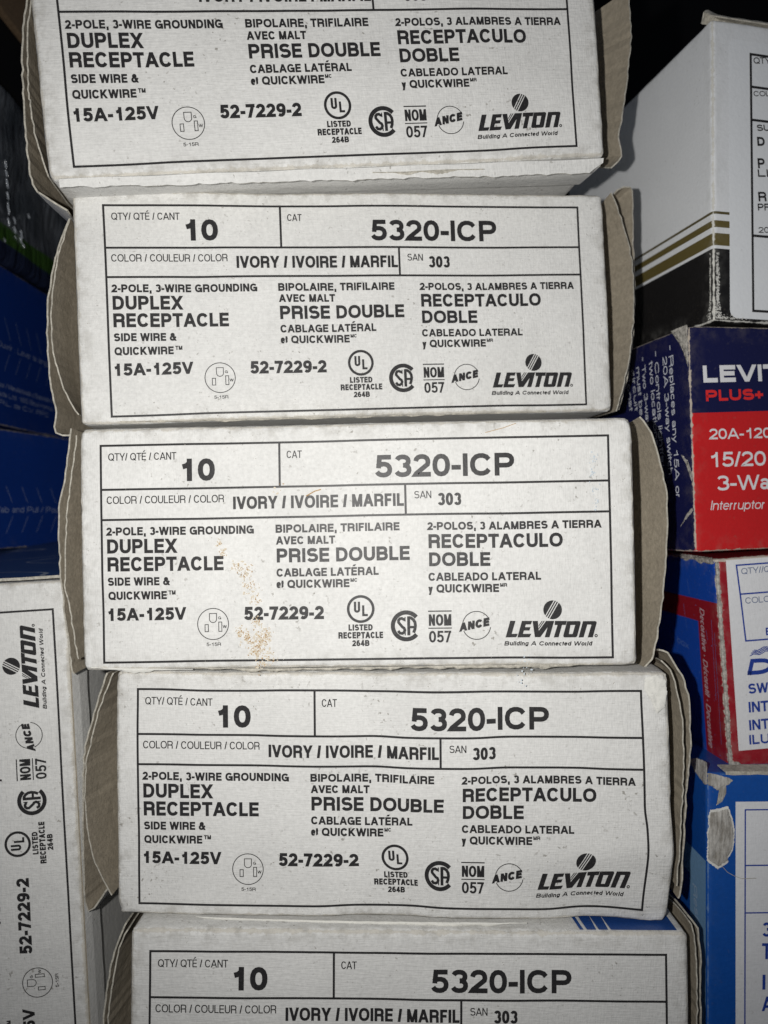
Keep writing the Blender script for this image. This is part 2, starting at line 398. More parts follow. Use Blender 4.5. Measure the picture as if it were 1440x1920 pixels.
    def speck(s, x, y, r, rnd):
        n = rnd.randint(5, 7); a0 = rnd.random() * 6.28; el = rnd.uniform(.5, 1.6)
        s.poly([(x + r * el * rnd.uniform(.6, 1.2) * math.cos(a0 + 6.283 * k / n), y + r / el * rnd.uniform(.6, 1.2) * math.sin(a0 + 6.283 * k / n)) for k in range(n)])
    def fine(s, lim=1.8):
        """split long triangles so that the print follows a curved face"""
        out = []; st = list(s.F)
        while st:
            f = st.pop()
            if len(f) != 3: out.append(f); continue
            e = [math.dist(s.V[f[i]][:2], s.V[f[(i + 1) % 3]][:2]) for i in range(3)]; k = e.index(max(e))
            if e[k] < lim: out.append(f); continue
            a, b, c = f[k], f[(k + 1) % 3], f[(k + 2) % 3]
            s.V.append(tuple((s.V[a][i] + s.V[b][i]) / 2 for i in range(3))); m = len(s.V) - 1
            st += [[a, m, c], [m, b, c]]
        s.F = out; return s
    def build(s, name, mat, parent, face, label=None):
        return part(name, [face(*v) for v in s.V], s.F, mat, parent, None, True, None, label)

# ------------------------------------------------------------------ the outlet cartons' printed panel (mm from the panel centre)
TEXTS=[
 ('QTY/ QTÉ / CANT',-70.34,-50.58,26.71,2.17,0.11),
 ('10',-48.86,-39.50,20.42,6.49,0.235),
 ('COLOR / COULEUR / COLOR',-70.91,-36.95,14.13,2.24,0.11),
 ('IVORY / IVOIRE / MARFIL',-34.37,14.49,12.05,3.67,0.175),
 ('2-POLE, 3-WIRE GROUNDING',-71.16,-28.52,5.00,2.38,0.17),
 ('DUPLEX',-70.99,-50.66,-0.14,4.11,0.185),
 ('RECEPTACLE',-70.96,-37.40,-5.28,4.11,0.185),
 ('SIDE WIRE &',-71.02,-52.93,-9.32,2.34,0.17),
 ('QUICKWIRE',-70.97,-53.91,-13.29,2.34,0.17),
 ('TM',-53.41,-51.37,-12.03,1.22,0.17),
 ('15A-125V',-71.07,-48.36,-19.23,3.60,0.2),
 ('5-15R',-42.67,-38.46,-26.90,1.00,0.14),
 ('G',-39.20,-38.33,-19.27,0.82,0.16),
 ('W',-37.94,-36.71,-21.80,0.86,0.17),
 ('52-7229-2',-31.74,-8.80,-19.61,3.80,0.2),
 ('PRISE DOUBLE',-22.07,15.82,-3.37,4.01,0.185),
 ('CABLAGE LATÉRAL',-22.21,6.94,-7.40,2.36,0.165),
 ('et QUICKWIRE',-22.27,-1.38,-10.66,2.36,0.17),
 ('MC',-1.10,0.88,-9.20,1.07,0.17),
 ('LISTED',-1.86,5.02,-22.99,1.78,0.22),
 ('RECEPTACLE',-4.78,7.95,-25.22,1.85,0.22),
 ('264B',-0.87,4.04,-27.41,1.71,0.22),
 ('BIPOLAIRE, TRIFILAIRE',-22.28,13.09,5.07,2.37,0.17),
 ('AVEC MALT',-22.23,-5.27,1.73,2.33,0.17),
 ('CAT',-18.81,-14.44,26.52,2.16,0.11),
 ('5320-ICP',6.40,45.93,20.28,6.48,0.215),
 ('SAN',17.46,22.32,14.11,2.14,0.11),
 ('303',24.07,30.75,12.00,3.60,0.18),
 ('2-POLOS, 3 ALAMBRES A TIERRA',20.96,70.10,5.00,2.28,0.17),
 ('RECEPTACULO',21.22,59.12,-0.15,3.99,0.185),
 ('DOBLE',21.29,38.64,-5.24,3.92,0.185),
 ('CABLEADO LATERAL',21.03,52.84,-9.33,2.31,0.165),
 ('y QUICKWIRE',20.96,40.97,-12.63,2.35,0.17),
 ('MR',41.29,43.27,-11.17,1.06,0.17),
]
WARP={
 1:[(-72.5, 9.6, 0.28, 0.47), (-72.5, -31.1, -0.11, -0.47), (72.5, 9.6, 0.33, -0.39), (72.5, -31.1, -0.02, 0.52), (14.9, 9.6, -0.48, -0.12)],
 2:[(-72.5, 31.1, -0.14, -0.12), (-72.5, 18.3, 0.14, 0.22), (-72.5, 9.6, 0.11, 0.23), (-72.5, -31.1, 0.11, -0.33), (72.5, 31.1, -0.11, -0.33), (72.5, 18.3, -0.06, 0.27), (72.5, 9.6, 0.15, 0.13), (72.5, -31.1, 0.01, -0.37), (-20.9, 31.1, 0.03, -0.43), (-20.9, 18.3, -0.15, 0.31), (14.9, 18.3, -0.01, 0.1), (14.9, 9.6, -0.12, 0.29)],
 3:[(-72.5, 31.1, -0.01, -0.09), (-72.5, 18.3, -0.1, 0.1), (-72.5, 9.6, -0.14, 0.17), (-72.5, -31.1, 0.26, -0.16), (72.5, 31.1, -0.11, -0.07), (72.5, 18.3, -0.01, 0.08), (72.5, 9.6, 0.04, 0.1), (72.5, -31.1, -0.08, -0.32), (-20.9, 31.1, 0.11, -0.24), (-20.9, 18.3, -0.01, 0.12), (14.9, 18.3, -0.09, 0.04), (14.9, 9.6, 0.14, 0.3)],
 4:[(-72.5, 31.1, 0.11, 0.51), (-72.5, 18.3, -0.16, 0.19), (-72.5, 9.6, -0.16, 0.16), (-72.5, -31.1, -0.11, 0.23), (72.5, 31.1, -0.86, 0.36), (72.5, 18.3, -0.33, -0.2), (72.5, 9.6, 0.14, -0.59), (-20.9, 31.1, -0.05, 0.29), (-20.9, 18.3, -0.07, -0.36), (14.9, 18.3, 0.19, -0.76), (14.9, 9.6, 0.21, -0.72), (-2.2, -31.1, 0.81, 0.85), (63.8, -31.1, 0.22, 1.38), (72.5, -18.0, 1.2, 1.55), (72.5, -31.1, -0.14, -0.53)],
 5:[(-72.5, 31.1, -0.15, -0.12), (-72.5, 18.3, 0.04, 0.16), (72.5, 31.1, -0.18, 0.24), (72.5, 18.3, 0.09, -0.17), (-20.9, 31.1, 0.01, -0.12), (-20.9, 18.3, 0.1, 0.25), (14.9, 18.3, 0.08, -0.23)],
}
FLAPS=[
 (1,'L','o',[(-81.5, 21.6), (-81.9, 18.7), (-83.2, 14.5), (-84.4, 8.5), (-85.6, -1.8), (-86.0, -8.7), (-86.5, -19.0), (-86.2, -32.0), (-81.9, -36.5), (-77.5, -39.8)]),
 (1,'L','i',[(-79.1, 19.1), (-80.0, 16.2), (-81.8, 7.9), (-83.6, -9.0), (-83.4, -10.7), (-83.0, -19.6), (-81.7, -27.2), (-80.7, -31.7)]),
 (1,'R','o',[(97.0, 20.4), (97.0, 17.2), (97.0, 9.4), (96.5, 4.1), (94.3, -7.9), (91.6, -19.5), (90.2, -24.7), (90.8, -30.3), (87.2, -33.7)]),
 (2,'L','o',[(-84.3, 31.1), (-87.4, 23.3), (-89.4, 16.6), (-91.6, 6.4), (-92.1, -0.6), (-92.3, -9.6), (-92.1, -16.9), (-91.3, -22.8), (-90.6, -28.3), (-91.1, -34.3), (-87.2, -35.1)]),
 (2,'L','i',[(-83.2, 29.0), (-86.1, 21.0), (-87.8, 14.6), (-89.5, 3.6), (-89.7, -9.0), (-88.7, -15.4), (-87.5, -20.4), (-85.0, -26.5), (-83.1, -29.7)]),
 (2,'R','i',[(86.0, 37.9), (88.4, 31.3), (91.0, 21.7), (92.1, 13.8), (91.9, 0.8), (90.3, -12.3), (87.6, -23.5), (84.5, -33.0)]),
 (2,'R','o',[(90.2, 40.4), (94.8, 41.5), (94.9, 32.9), (94.5, 21.4), (94.4, 8.1), (93.2, -6.1), (90.7, -20.2), (86.8, -32.1)]),
 (3,'L','o',[(-85.0, 37.4), (-85.7, 31.8), (-87.3, 21.1), (-88.5, 16.6), (-89.1, 9.5), (-88.9, -3.1), (-88.2, -12.6), (-87.0, -22.8), (-85.8, -33.4), (-85.1, -36.1)]),
 (3,'L','i',[(-81.6, 34.8), (-82.5, 27.5), (-84.1, 17.3), (-84.8, 11.0), (-85.4, 1.8), (-85.5, -9.1), (-83.9, -18.5), (-82.5, -27.8), (-81.8, -30.9)]),
 (3,'R','o',[(83.8, 37.2), (86.5, 33.6), (88.7, 27.2), (90.8, 17.0), (91.3, 7.6), (90.7, -3.3), (89.2, -17.3), (87.5, -27.4), (85.8, -33.6), (83.0, -36.7)]),
 (4,'L','o',[(-85.0, 33.9), (-87.2, 28.3), (-90.2, 18.2), (-92.4, 9.7), (-93.0, -3.7), (-93.0, -14.5), (-92.5, -35.8), (-90.3, -37.2), (-85.9, -31.1)]),
 (4,'L','i',[(-81.6, 34.8), (-85.2, 26.4), (-88.0, 16.7), (-90.3, 6.1), (-90.4, -5.7), (-89.1, -16.2), (-87.0, -23.0), (-84.2, -28.6), (-82.5, -31.1)]),
 (4,'R','o',[(79.8, 41.1), (82.0, 40.4), (83.8, 37.3), (86.2, 33.7), (87.3, 30.1), (88.3, 25.7), (88.3, 21.5), (88.5, 14.9), (88.3, 10.5), (87.2, -1.3), (86.3, -17.0), (85.5, -28.8), (84.7, -31.8)]),
 (4,'R','i',[(78.9, 38.8), (81.4, 36.3), (82.7, 32.7), (84.3, 25.0), (84.9, 19.6), (85.0, 6.4), (84.2, -9.1), (83.0, -26.1)]),
 (5,'L','o',[(-82.4, 34.2), (-85.3, 26.8), (-87.2, 18.6), (-88.7, 5.3), (-89.5, -7.1), (-89.0, -19.2), (-86.4, -31.3)]),
 (5,'L','i',[(-80.7, 34.2), (-82.9, 28.9), (-84.7, 19.0), (-85.9, 7.8), (-86.2, -4.3), (-83.7, -17.7), (-80.4, -26.6)]),
 (5,'R','o',[(82.0, 37.5), (85.0, 33.8), (85.1, 30.4), (85.7, 27.2), (85.6, 19.7), (85.5, 6.4), (85.4, -5.8), (84.2, -20.9), (81.8, -30.0)]),
 (5,'R','i',[(80.7, 37.8), (82.0, 35.2), (82.7, 28.4), (82.9, 19.4), (82.9, 7.4), (82.5, -7.5), (80.2, -22.3)]),
]
A_FRAME = ([0.10367, 0.236, 0.15627], [[0.97673, -0.2144, -0.00527], [0.2144, 0.97675, 0.0], [0.00515, -0.00113, 0.99999]], 95.92)
B_FRAME = ([0.09486, 0.233, 0.05825], [[0.97617, -0.21452, -0.03285], [0.21463, 0.97669, 0.0], [0.03208, -0.00705, 0.99946]], 70.94)
C_FRAME = ([0.10468, 0.236, -0.01483], [[0.99579, -0.0618, -0.06768], [0.06194, 0.99808, 0.0], [0.06755, -0.00419, 0.99771]], 67.25)
D_FRAME = ([0.09869, 0.228, -0.0798], [[0.99977, -0.02142, 0.0], [0.02142, 0.99977, 0.0], [-0.0, 0.0, 1.0]], 134.36)
A_TEXT= [('QTY', 15.03, -12.81, 21.35, -12.03, 2.04, 0.12), ('COLOR', 14.96, -23.24, 25.47, -22.04, 1.7, 0.12), ('SU', 16.07, -34.23, 20.82, -33.74, 2.04, 0.16), ('D', 16.24, -39.0, 19.0, -38.73, 2.89, 0.18), ('P', 16.4, -46.17, 18.96, -45.93, 3.24, 0.16), ('LI', 16.38, -48.91, 20.13, -48.57, 2.39, 0.16), ('R', 16.53, -56.77, 19.49, -56.52, 3.07, 0.16), ('PF', 16.31, -59.7, 20.46, -59.36, 2.22, 0.15), ('20', 16.47, -66.87, 20.42, -66.57, 1.88, 0.12)]
B_TEXT= [('LEVIT', 4.79, -17.88, 32.74, -17.13, 5.35, 0.26), ('PLUS+', 5.52, -23.73, 26.18, -23.14, 3.51, 0.25), ('20A-120', 6.21, -35.7, 28.67, -35.44, 3.35, 0.17), ('15/20', 6.65, -44.42, 26.37, -44.29, 4.69, 0.17), ('3-Wa', 8.27, -51.84, 27.46, -51.82, 4.69, 0.17), ('Interruptor', 5.77, -57.88, 25.25, -58.07, 2.93, 0.11)]
B_SIDE= [('- Replaces any 15A or', 10.73, -4.09, 9.09, -53.72, 2.73, 0.16), ('20A 3-way switch', 14.05, -7.05, 12.77, -45.91, 2.66, 0.16), ('- Controls light(s)', 18.86, -4.24, 17.17, -42.99, 2.6, 0.16), ('two locations', 22.06, -7.01, 20.22, -36.1, 2.65, 0.16), ('- Two 3-way', 26.7, -4.58, 24.96, -28.67, 2.42, 0.16), ('must be', 30.1, -7.44, 28.73, -24.5, 2.48, 0.16), ('circuit', 33.24, -7.58, 31.7, -22.59, 2.36, 0.16), ('Const', 36.83, -7.85, 35.19, -22.11, 2.41, 0.16)]
C_TEXT= [('QTY//Q', 8.16, -5.49, 17.64, -5.34, 1.95, 0.12), ('COLO', 8.82, -14.86, 16.98, -14.79, 1.95, 0.12), ('B', 14.83, -25.32, 16.94, -25.31, 2.38, 0.2), ('SW', 7.78, -43.39, 14.44, -43.43, 3.21, 0.2), ('INT', 7.54, -49.3, 14.02, -49.33, 3.38, 0.2), ('INT', 7.32, -54.95, 13.81, -54.91, 3.3, 0.2), ('ILU', 7.01, -59.41, 13.66, -59.48, 3.04, 0.2)]
C_D= [('D', 7.76, -37.46, 15.55, -37.59, 5.06, 0.26)]
C_SIDE= [('Decorative • Décoratif • Decorative', 12.47, -16.92, 12.5, -62.99, 3.31, 0.15), ('of box', 37.41, -30.77, 22.28, -32.55, 2.43, 0.12)]
D_TEXT= [('3', 16.96, -50.04, 19.6, -50.07, 4.4, 0.18), ('T', 16.8, -56.89, 19.77, -56.93, 4.89, 0.18), ('I', 16.96, -66.19, 17.79, -66.2, 4.57, 0.2), ('A', 16.8, -72.79, 20.26, -72.84, 4.49, 0.18)]
D_SIDE= [('Resid', 10.11, -38.4, 7.79, -50.72, 3.32, 0.15)]
D_TORN= [(1.16, -11.94), (3.61, -11.56), (6.28, -10.88), (6.91, -12.65), (7.62, -14.86), (8.15, -17.96), (8.07, -20.16), (7.71, -22.81), (6.95, -24.57), (6.28, -25.44), (6.28, -26.77), (4.5, -27.85), (3.38, -28.5), (1.38, -27.16), (0.27, -26.05), (0.27, -24.06), (0.4, -20.09), (0.27, -18.33), (0.76, -16.57), (0.58, -13.92)]
D_TORN2 = ([(0.09, 0.2), (2.72, -0.26), (4.72, -0.94), (6.73, -1.39), (8.07, -2.29), (6.73, -3.47), (5.92, -3.46), (5.75, -6.46), (4.5, -8.66), (2.72, -9.97), (4.5, -6.89), (3.83, -5.12), (2.72, -5.11), (1.6, -4.0), (0.09, -3.41)], [(12.72, 0.19), (7.94, 2.09), (3.85, 2.89), (0.1, 3.26), (0.1, -3.58), (1.86, -4.01), (4.86, -3.3), (8.99, -2.25)])

HW, HH, R1, R2, X1, X2 = 72.5, 31.1, 18.3, 9.55, -20.87, 14.95
def main_print():
    p = Print(); w = 0.62
    for a in ([(-HW, HH), (HW, HH)], [(HW, HH), (HW, -HH)], [(HW, -HH), (-HW, -HH)], [(-HW, -HH), (-HW, HH)], [(-HW, R1), (HW, R1)], [(-HW, R2), (HW, R2)], [(X1, HH), (X1, R1)], [(X2, R1), (X2, R2)]):
        p.line(a, w, seg=2.0)
    for t, x0, x1, y, cap, wt in TEXTS:
        if t in ('G', 'W', '5-15R') or cap < 1.9 and t in ('LISTED', 'RECEPTACLE', '264B'): continue
        p.text(t, x0, y, x1, y, cap, wt * (.98 if cap > 5 else 1.22 if wt < .12 or cap > 3 else 1.42))
    return p
def socket_print():
    p = Print(); w = .22
    p.arc(-40.68, -20.6, 4.45, 90, 450, .24)
    p.line([(-41.7, -17.6), (-39.65, -17.6), (-39.65, -19.2)] + [(-40.675 + 1.025 * math.cos(math.radians(-k * 18)), -19.2 - 1.0 * math.sin(math.radians(k * 18))) for k in range(1, 10)] + [(-41.7, -19.2), (-41.7, -17.6)], w)
    p.line([(-43.0, -20.75), (-42.05, -20.75), (-42.05, -22.76), (-43.0, -22.76), (-43.0, -20.75)], w)
    p.line([(-39.05, -20.06), (-38.17, -20.06), (-38.17, -22.72), (-39.05, -22.72), (-39.05, -20.06)], w)
    for t, x0, x1, y, cap, wt in TEXTS:
        if t in ('G', 'W', '5-15R'): p.text(t, x0, y, x1, y, cap, wt * 1.25)
    return p
def ul_print():
    p = Print()
    p.arc(1.7, -16.9, 3.57, 90, 450, .76)
    p.line([(.1, -14.8), (.1, -17.1)] + [(.66 - .56 * math.cos(math.radians(k * 18)), -17.1 - .5 * math.sin(math.radians(k * 18))) for k in range(1, 11)] + [(1.22, -14.8)], .66, False, False)
    p.line([(2.42, -15.85), (2.42, -18.62), (3.7, -18.62)], .64, False, False)
    for t, x0, x1, y, cap, wt in TEXTS:
        if cap < 1.9 and t in ('LISTED', 'RECEPTACLE', '264B'): p.text(t, x0, y, x1, y, cap, wt * 1.15)
    return p
def csa_print():
    p = Print(); cx, cy = 14.55, -21.85
    p.arc(cx, cy, 3.8, 40, 320, 1.2)
    s = [(14.2, -20.1)] + [(13.2 + .85 * math.cos(math.radians(a)), -20.55 + .85 * math.sin(math.radians(a))) for a in (40, 80, 120, 160, 200, 235)] + [(13.5, -22.2)] + [(13.2 + .95 * math.cos(math.radians(a)), -23.05 + .95 * math.sin(math.radians(a))) for a in (40, 0, -40, -80, -120)] + [(12.25, -23.2)]
    p.line(s, .8, False, False)
    p.line([(14.25, -19.3), (14.25, -20.6)], .3, False, False); p.line([(14.25, -23.0), (14.25, -24.55)], .3, False, False)
    p.line([(15.25, -24.55), (15.25, -19.15)], .85, False, False)
    p.line([(15.2, -19.5), (15.9, -19.6), (16.6, -20.1), (17.05, -20.9), (17.15, -21.8), (17.0, -22.8), (16.6, -23.8)], .85, False, False)
    p.line([(15.3, -22.2), (17.0, -22.2)], .7, False, False)
    return p
def nom_print():
    p = Print()
    p.line([(20.97, -17.8), (27.3, -17.8)], .34); p.line([(20.97, -22.6), (27.3, -22.6)], .3)
    p.text('NOM', 20.97, -21.93, 27.35, -21.93, 3.25, .2); p.text('057', 20.95, -26.65, 27.25, -26.65, 3.3, .18)
    return p
def ance_print():
    p = Print()
    p.arc(34.45, -21.95, 3.95, 28, 168, .24); p.arc(34.45, -21.95, 3.95, 202, 352, .24)
    p.text('ANCE', 29.5, -23.75, 38.0, -22.1, 2.35, .31, slant=.25)
    return p
def logo_print(inner=True):
    p = Print()
    f = lambda x, y: (41.55 + x * .019725 - y * .00042, -12.56 - x * .000285 - y * .0198)
    for q, hh in (([(130, 412), (205, 412), (152, 598), (238, 597), (216, 646), (64, 650)], ()),
        ([(296, 412), (442, 410), (424, 462), (352, 463), (341, 501), (420, 499), (403, 548), (325, 550), (311, 596), (430, 594), (405, 644), (232, 648)], ()),
        ([(447, 412), (522, 410), (537, 548), (640, 408), (757, 406), (690, 638), (620, 640), (662, 498), (560, 639), (481, 642)], ()),
        ([(576, 410), (592, 410), (536, 492), (534, 474)], ()), ([(605, 409), (622, 409), (537, 530), (535, 512)], ()),
        ([(766, 406), (936, 404), (921, 461), (868, 462), (820, 636), (750, 640), (803, 464), (762, 465)], ()),
        ([(940, 406), (1110, 403), (1128, 410), (1133, 430), (1085, 612), (1074, 628), (1056, 634), (905, 637), (890, 630), (885, 612)], ([(988, 462), (966, 588), (1018, 587), (1054, 460)],)),
        ([(1165, 404), (1335, 402), (1354, 409), (1360, 428), (1305, 632), (1232, 634), (1284, 458), (1276, 452), (1226, 454), (1175, 633), (1103, 636)], ())):
        p.poly([f(*a) for a in q], [[f(*a) for a in h_] for h_ in hh])
    # ball cut by three slanted gaps
    cx, cy, rr = 733, 251, 133
    def clip(poly, nx, ny, c):                                              # keep nx*x+ny*y<=c
        out = []
        for i in range(len(poly)):
            a, b = poly[i], poly[(i + 1) % len(poly)]
            da, db = nx * a[0] + ny * a[1] - c, nx * b[0] + ny * b[1] - c
            if da <= 0: out.append(a)
            if (da < 0) != (db < 0):
                t = da / (da - db); out.append((a[0] + (b[0] - a[0]) * t, a[1] + (b[1] - a[1]) * t))
        return out
    circ = [(cx + rr * math.cos(k * math.pi / 24), cy + rr * math.sin(k * math.pi / 24)) for k in range(48)]
    nx, ny = .87, .493
    m = nx * cx + ny * cy
    cuts = [(-1e4, m - 52), (m - 38, m - 20), (m - 6, m + 12), (m + 26, 1e4)]
    for lo, hi in cuts:
        q = clip(clip(circ, nx, ny, hi), -nx, -ny, -lo)
        if len(q) > 2: p.poly([f(*a) for a in q])
    p.arc(*f(1352, 608), .32, 90, 450, .26)
    a, b = f(45, 765), f(1290, 748)
    p.text('Building A Connected World', *a, *b, 1.22, .23, slant=.22)
    return p
ART = (('printed_label', main_print()), ('socket_diagram', socket_print()), ('certification_mark', ul_print()), ('certification_mark', csa_print()), ('certification_mark', nom_print()), ('certification_mark', ance_print()), ('brand_logo', logo_print()))
for _n, _p in ART: _p.fine()

def outlet_carton(key, label, mat4, xr, zr, depth=108, seed=0, flaps=(), bulge=0.35, lump=0.42, crush=0.7):
    t = thing('outlet_carton', label, 'carton', mat4, 'white outlet cartons')
    W = WARP.get(key, []); SG = 6.0 if key == 4 else 9.0
    def shape(P):
        """dents and sag of this carton: in-plane drift of the printed panel plus a gentle bulge, dying out with depth"""
        k = max(0.0, 1 - max(P.y, 0) / 45.0)
        sw, dx, dz = 0.12, 0.0, 0.0
        for (a, b, c, d) in W:
            g = math.exp(-((P.x - a) ** 2 + (P.z - b) ** 2) / (2 * SG * SG)); sw += g; dx += g * c; dz += g * d
        fold = 0.0
        if key == 4:                                                       # crumpled lower right: the face folds back below a crease
            sx_ = min(1, max(0, (P.x - 8) / 45)); sx_ = sx_ * sx_ * (3 - 2 * sx_)
            fold = .17 * max(0, -17.0 - .06 * (60 - P.x) - P.z) * sx_ - .3 * math.exp(-((P.z + 15.5) / 3.5) ** 2) * sx_
        q = Vector((P.x, P.z, seed * 31.7)) * 0.028
        return Vector((P.x + dx / sw * k, P.y + (noise.noise(q) * bulge + noise.noise(q * 3.1) * bulge * .25 + fold) * k, P.z + (dz / sw - fold * .42) * k))
    carton('body', t, xr, (0, depth), zr, M_paper, seed=seed, shape=shape, lump=lump, crush=crush, r=1.7, n=(64, 12, 30))
    def face(x, z, lay):
        p = shape(Vector((x, 0, z))); return Vector((p.x, p.y - 0.05 - lay * .004, p.z)) * .001
    main = None
    for nm, pr in ART:
        o = pr.build(nm, M_ink, t if main is None else main, face)
        if main is None: main = o
    for sd, lay, pts in flaps:
        sg = -1 if sd == 'L' else 1; hx = (xr[0] if sd == 'L' else xr[1]) + sg * (-.4 if lay == 'i' else .5)
        dep = 9.0 if lay == 'o' else 5.0; hd = (62.0 if lay == 'o' else 52.0) if sd == 'L' else (40.0 if lay == 'o' else 34.0)
        P = []
        for i in range(len(pts) - 1):                                       # denser, smoothed outline
            a, b = Vector(pts[i]), Vector(pts[i + 1]); p_, n_ = Vector(pts[max(i - 1, 0)]), Vector(pts[min(i + 2, len(pts) - 1)])
            m = max(2, int((b - a).length / 1.6))
            for k in range(m):
                u = k / m
                P.append(.5 * ((2 * a) + (b - p_) * u + (2 * p_ - 5 * a + 4 * b - n_) * u * u + (3 * a - p_ - 3 * b + n_) * u ** 3))
        P.append(Vector(pts[-1]))
        zlo, zhi = zr[0] + .8, zr[1] - .8
        rows = []; rnd = random.Random(seed * 7 + (3 if lay == 'o' else 1) + (5 if sd == 'L' else 0))
        for i, q in enumerate(P):
            j = noise.noise(Vector((i * .9, seed, dep))) * .22 + rnd.uniform(-.08, .08)
            edge = Vector((q.x + (j + rnd.uniform(-.13, .13)) * sg, dep + .4 * noise.noise(Vector((i * .35, seed, 2))), q.y + rnd.uniform(-.1, .1))); hz = min(max(q.y, zlo), zhi)
            if key == 1 and sd == 'R': hz = zlo + 13 + (hz - zlo) * .8
            hin = Vector((hx, hd, hz)); row = []
            for k in range(8):
                u = k / 7; pp = hin.lerp(edge, u); pp.x += sg * math.sin(u * math.pi) * 1.1
                pp.x += noise.noise(pp * .12 + Vector((seed, 0, 0))) * .35 * math.sin(u * math.pi)
                row.append(pp)
            rows.append(row)
        if sd == 'R': rows = rows[::-1]
        sheet('end_flap', t, rows, .5 if lay == 'o' else .4, (M_kraft, M_paper, M_rim))
    return t

def worn_strip(t, name, pts, y0, mat, w0=.3, w1=1.4, seed=0, thick=.25):
    """ragged, frayed strip of board along a line of (x, z) points"""
    rnd = random.Random(seed); rows = []
    for i in range(len(pts) - 1):
        a, b = Vector(pts[i]), Vector(pts[i + 1]); m = max(2, int((b - a).length / .7))
        for k in range(m):
            q = a.lerp(b, k / m); i_ = i + k / m
            w = w0 + (w1 - w0) * max(0, noise.noise(Vector((q.x * .18, seed * 3.3, 0))) + .35) * rnd.uniform(.75, 1.1)
            tip = max(.15, min(1, min((i_) * 1.3 + .1, (len(pts) - 1 - i_) * 1.3 + .1)))
            yy = y0 + noise.noise(Vector((q.x * .3, 7.7, seed))) * .25
            rows.append([(q.x, yy, q.y), (q.x, yy - .1, q.y - w * tip * .5), (q.x + rnd.uniform(-.1, .1), yy + .1, q.y - w * tip)])
    return sheet(name, t, rows, thick, (mat, mat, mat))

def absorb(root, p, mat, face):
    """marks on the surface become part of the carton body's own mesh"""
    import bmesh
    o = [c for c in root.children if c.name.split('.')[0] == 'body'][0]
    x = bpy.data.meshes.new('marks'); x.from_pydata([tuple(face(*v)) for v in p.V], [], p.F); o.data.materials.append(mat)
    x.polygons.foreach_set('material_index', [len(o.data.materials) - 1] * len(x.polygons))
    bm = bmesh.new(); bm.from_mesh(o.data); bm.from_mesh(x); bm.to_mesh(o.data); bm.free(); bpy.data.meshes.remove(x)
# ------------------------------------------------------------------ shelf the cartons stand on
M_shelf = board('near_black_shelf', (0.006, 0.006, 0.007), rough=.8)
sh = thing('storage_shelf', 'dark shelf board with an added dark backdrop behind the stacked cartons', 'shelf')
def box_part(name, x, y, z, mat, parent):
    V = [(a, b, c) for a in x for b in y for c in z]
    F = [(0, 1, 3, 2), (4, 6, 7, 5), (0, 4, 5, 1), (2, 3, 7, 6), (0, 2, 6, 4), (1, 5, 7, 3)]
    return part(name, V, F, mat, parent, None, False)
box_part('shelf_board', (-.6, .6), (.12, .62), (-.02, 0), M_shelf, sh)
box_part('dark_backdrop', (-.6, .6), (.6, .61), (.001, .7), M_shelf, sh)  # added backdrop, near-black so world light stays out of the gaps

# ------------------------------------------------------------------ middle stack
POSES = {1: ((-.0165, .21319, .13334), (2.42, -5.54, 7.41)), 2: ((-.00946, .22795, .06239), (-.66, -2.37, 6.47)), 3: ((-.00862, .21253, -.01073), (-.65, -1.02, -1.82)),
         4: ((.00115, .21419, -.08245), (.29, -.38, -2.37)), 5: ((.00659, .20909, -.15515), (-1.89, .28, -.22))}
SPAN = {1: ((-79.6, 81.6), (-34.2, 35.5)), 2: ((-81.5, 81.3), (-33.4, 35.6)), 3: ((-78.9, 79.5), (-33.6, 36.2)), 4: ((-79.2, 80.2), (-34.6, 36.4)), 5: ((-78.2, 79.0), (-34.4, 37.2))}
LABELS = {1: 'tilted white outlet carton at the top, its quantity row out of the picture',
          2: 'clean white outlet carton with a wide curved kraft flap, directly above the stained carton',
          3: 'white outlet carton with rust brown stain specks across its printed label',
          4: 'white outlet carton with a crumpled, sagging lower right corner, under the stained carton',
          5: 'lowest white outlet carton, only the upper rows of its label in the picture'}
boxes = {}
for k in POSES:
    l, a = POSES[k]
    boxes[k] = outlet_carton(k, LABELS[k], pose(*l, euler_rows(*a)), *SPAN[k], seed=k, flaps=[f[1:] for f in FLAPS if f[0] == k], crush={4: 1.3, 3: .9}.get(k, .6))

def blob(pts, name, parent, mat, face, rise=.22, seed=0):
    """torn patch: ragged polygon of exposed pulp, a little proud of the face"""
    rnd = random.Random(seed); P = []
    for i in range(len(pts)):
        a, b = Vector(pts[i]), Vector(pts[(i + 1) % len(pts)]); m = max(1, int((b - a).length / .35))
        for k in range(m):
            q = a.lerp(b, k / m); P.append((q.x + rnd.uniform(-.12, .12), q.y + rnd.uniform(-.12, .12)))
    cx = sum(q[0] for q in P) / len(P); cy = sum(q[1] for q in P) / len(P)
    V = []; F = []; n = len(P)
    rings = (1.0, .93, .75, .5, .25)
    for r_, s_ in enumerate(rings):
        for q in P:
            x, y = cx + (q[0] - cx) * s_, cy + (q[1] - cy) * s_
            h = (0 if r_ == 0 else rise * (.7 + .9 * noise.noise(Vector((x * .9, y * .35, seed)))))
            V.append(face(x, y, h / .004))
    for r_ in range(len(rings) - 1):
        for i in range(n):
            F.append([r_ * n + i, r_ * n + (i + 1) % n, (r_ + 1) * n + (i + 1) % n, (r_ + 1) * n + i])
    V.append(face(cx, cy, rise / .004)); b = (len(rings) - 1) * n
    F += [[b + i, b + (i + 1) % n, len(V) - 1] for i in range(n)]
    return part(name, V, F, mat, parent, None, True)

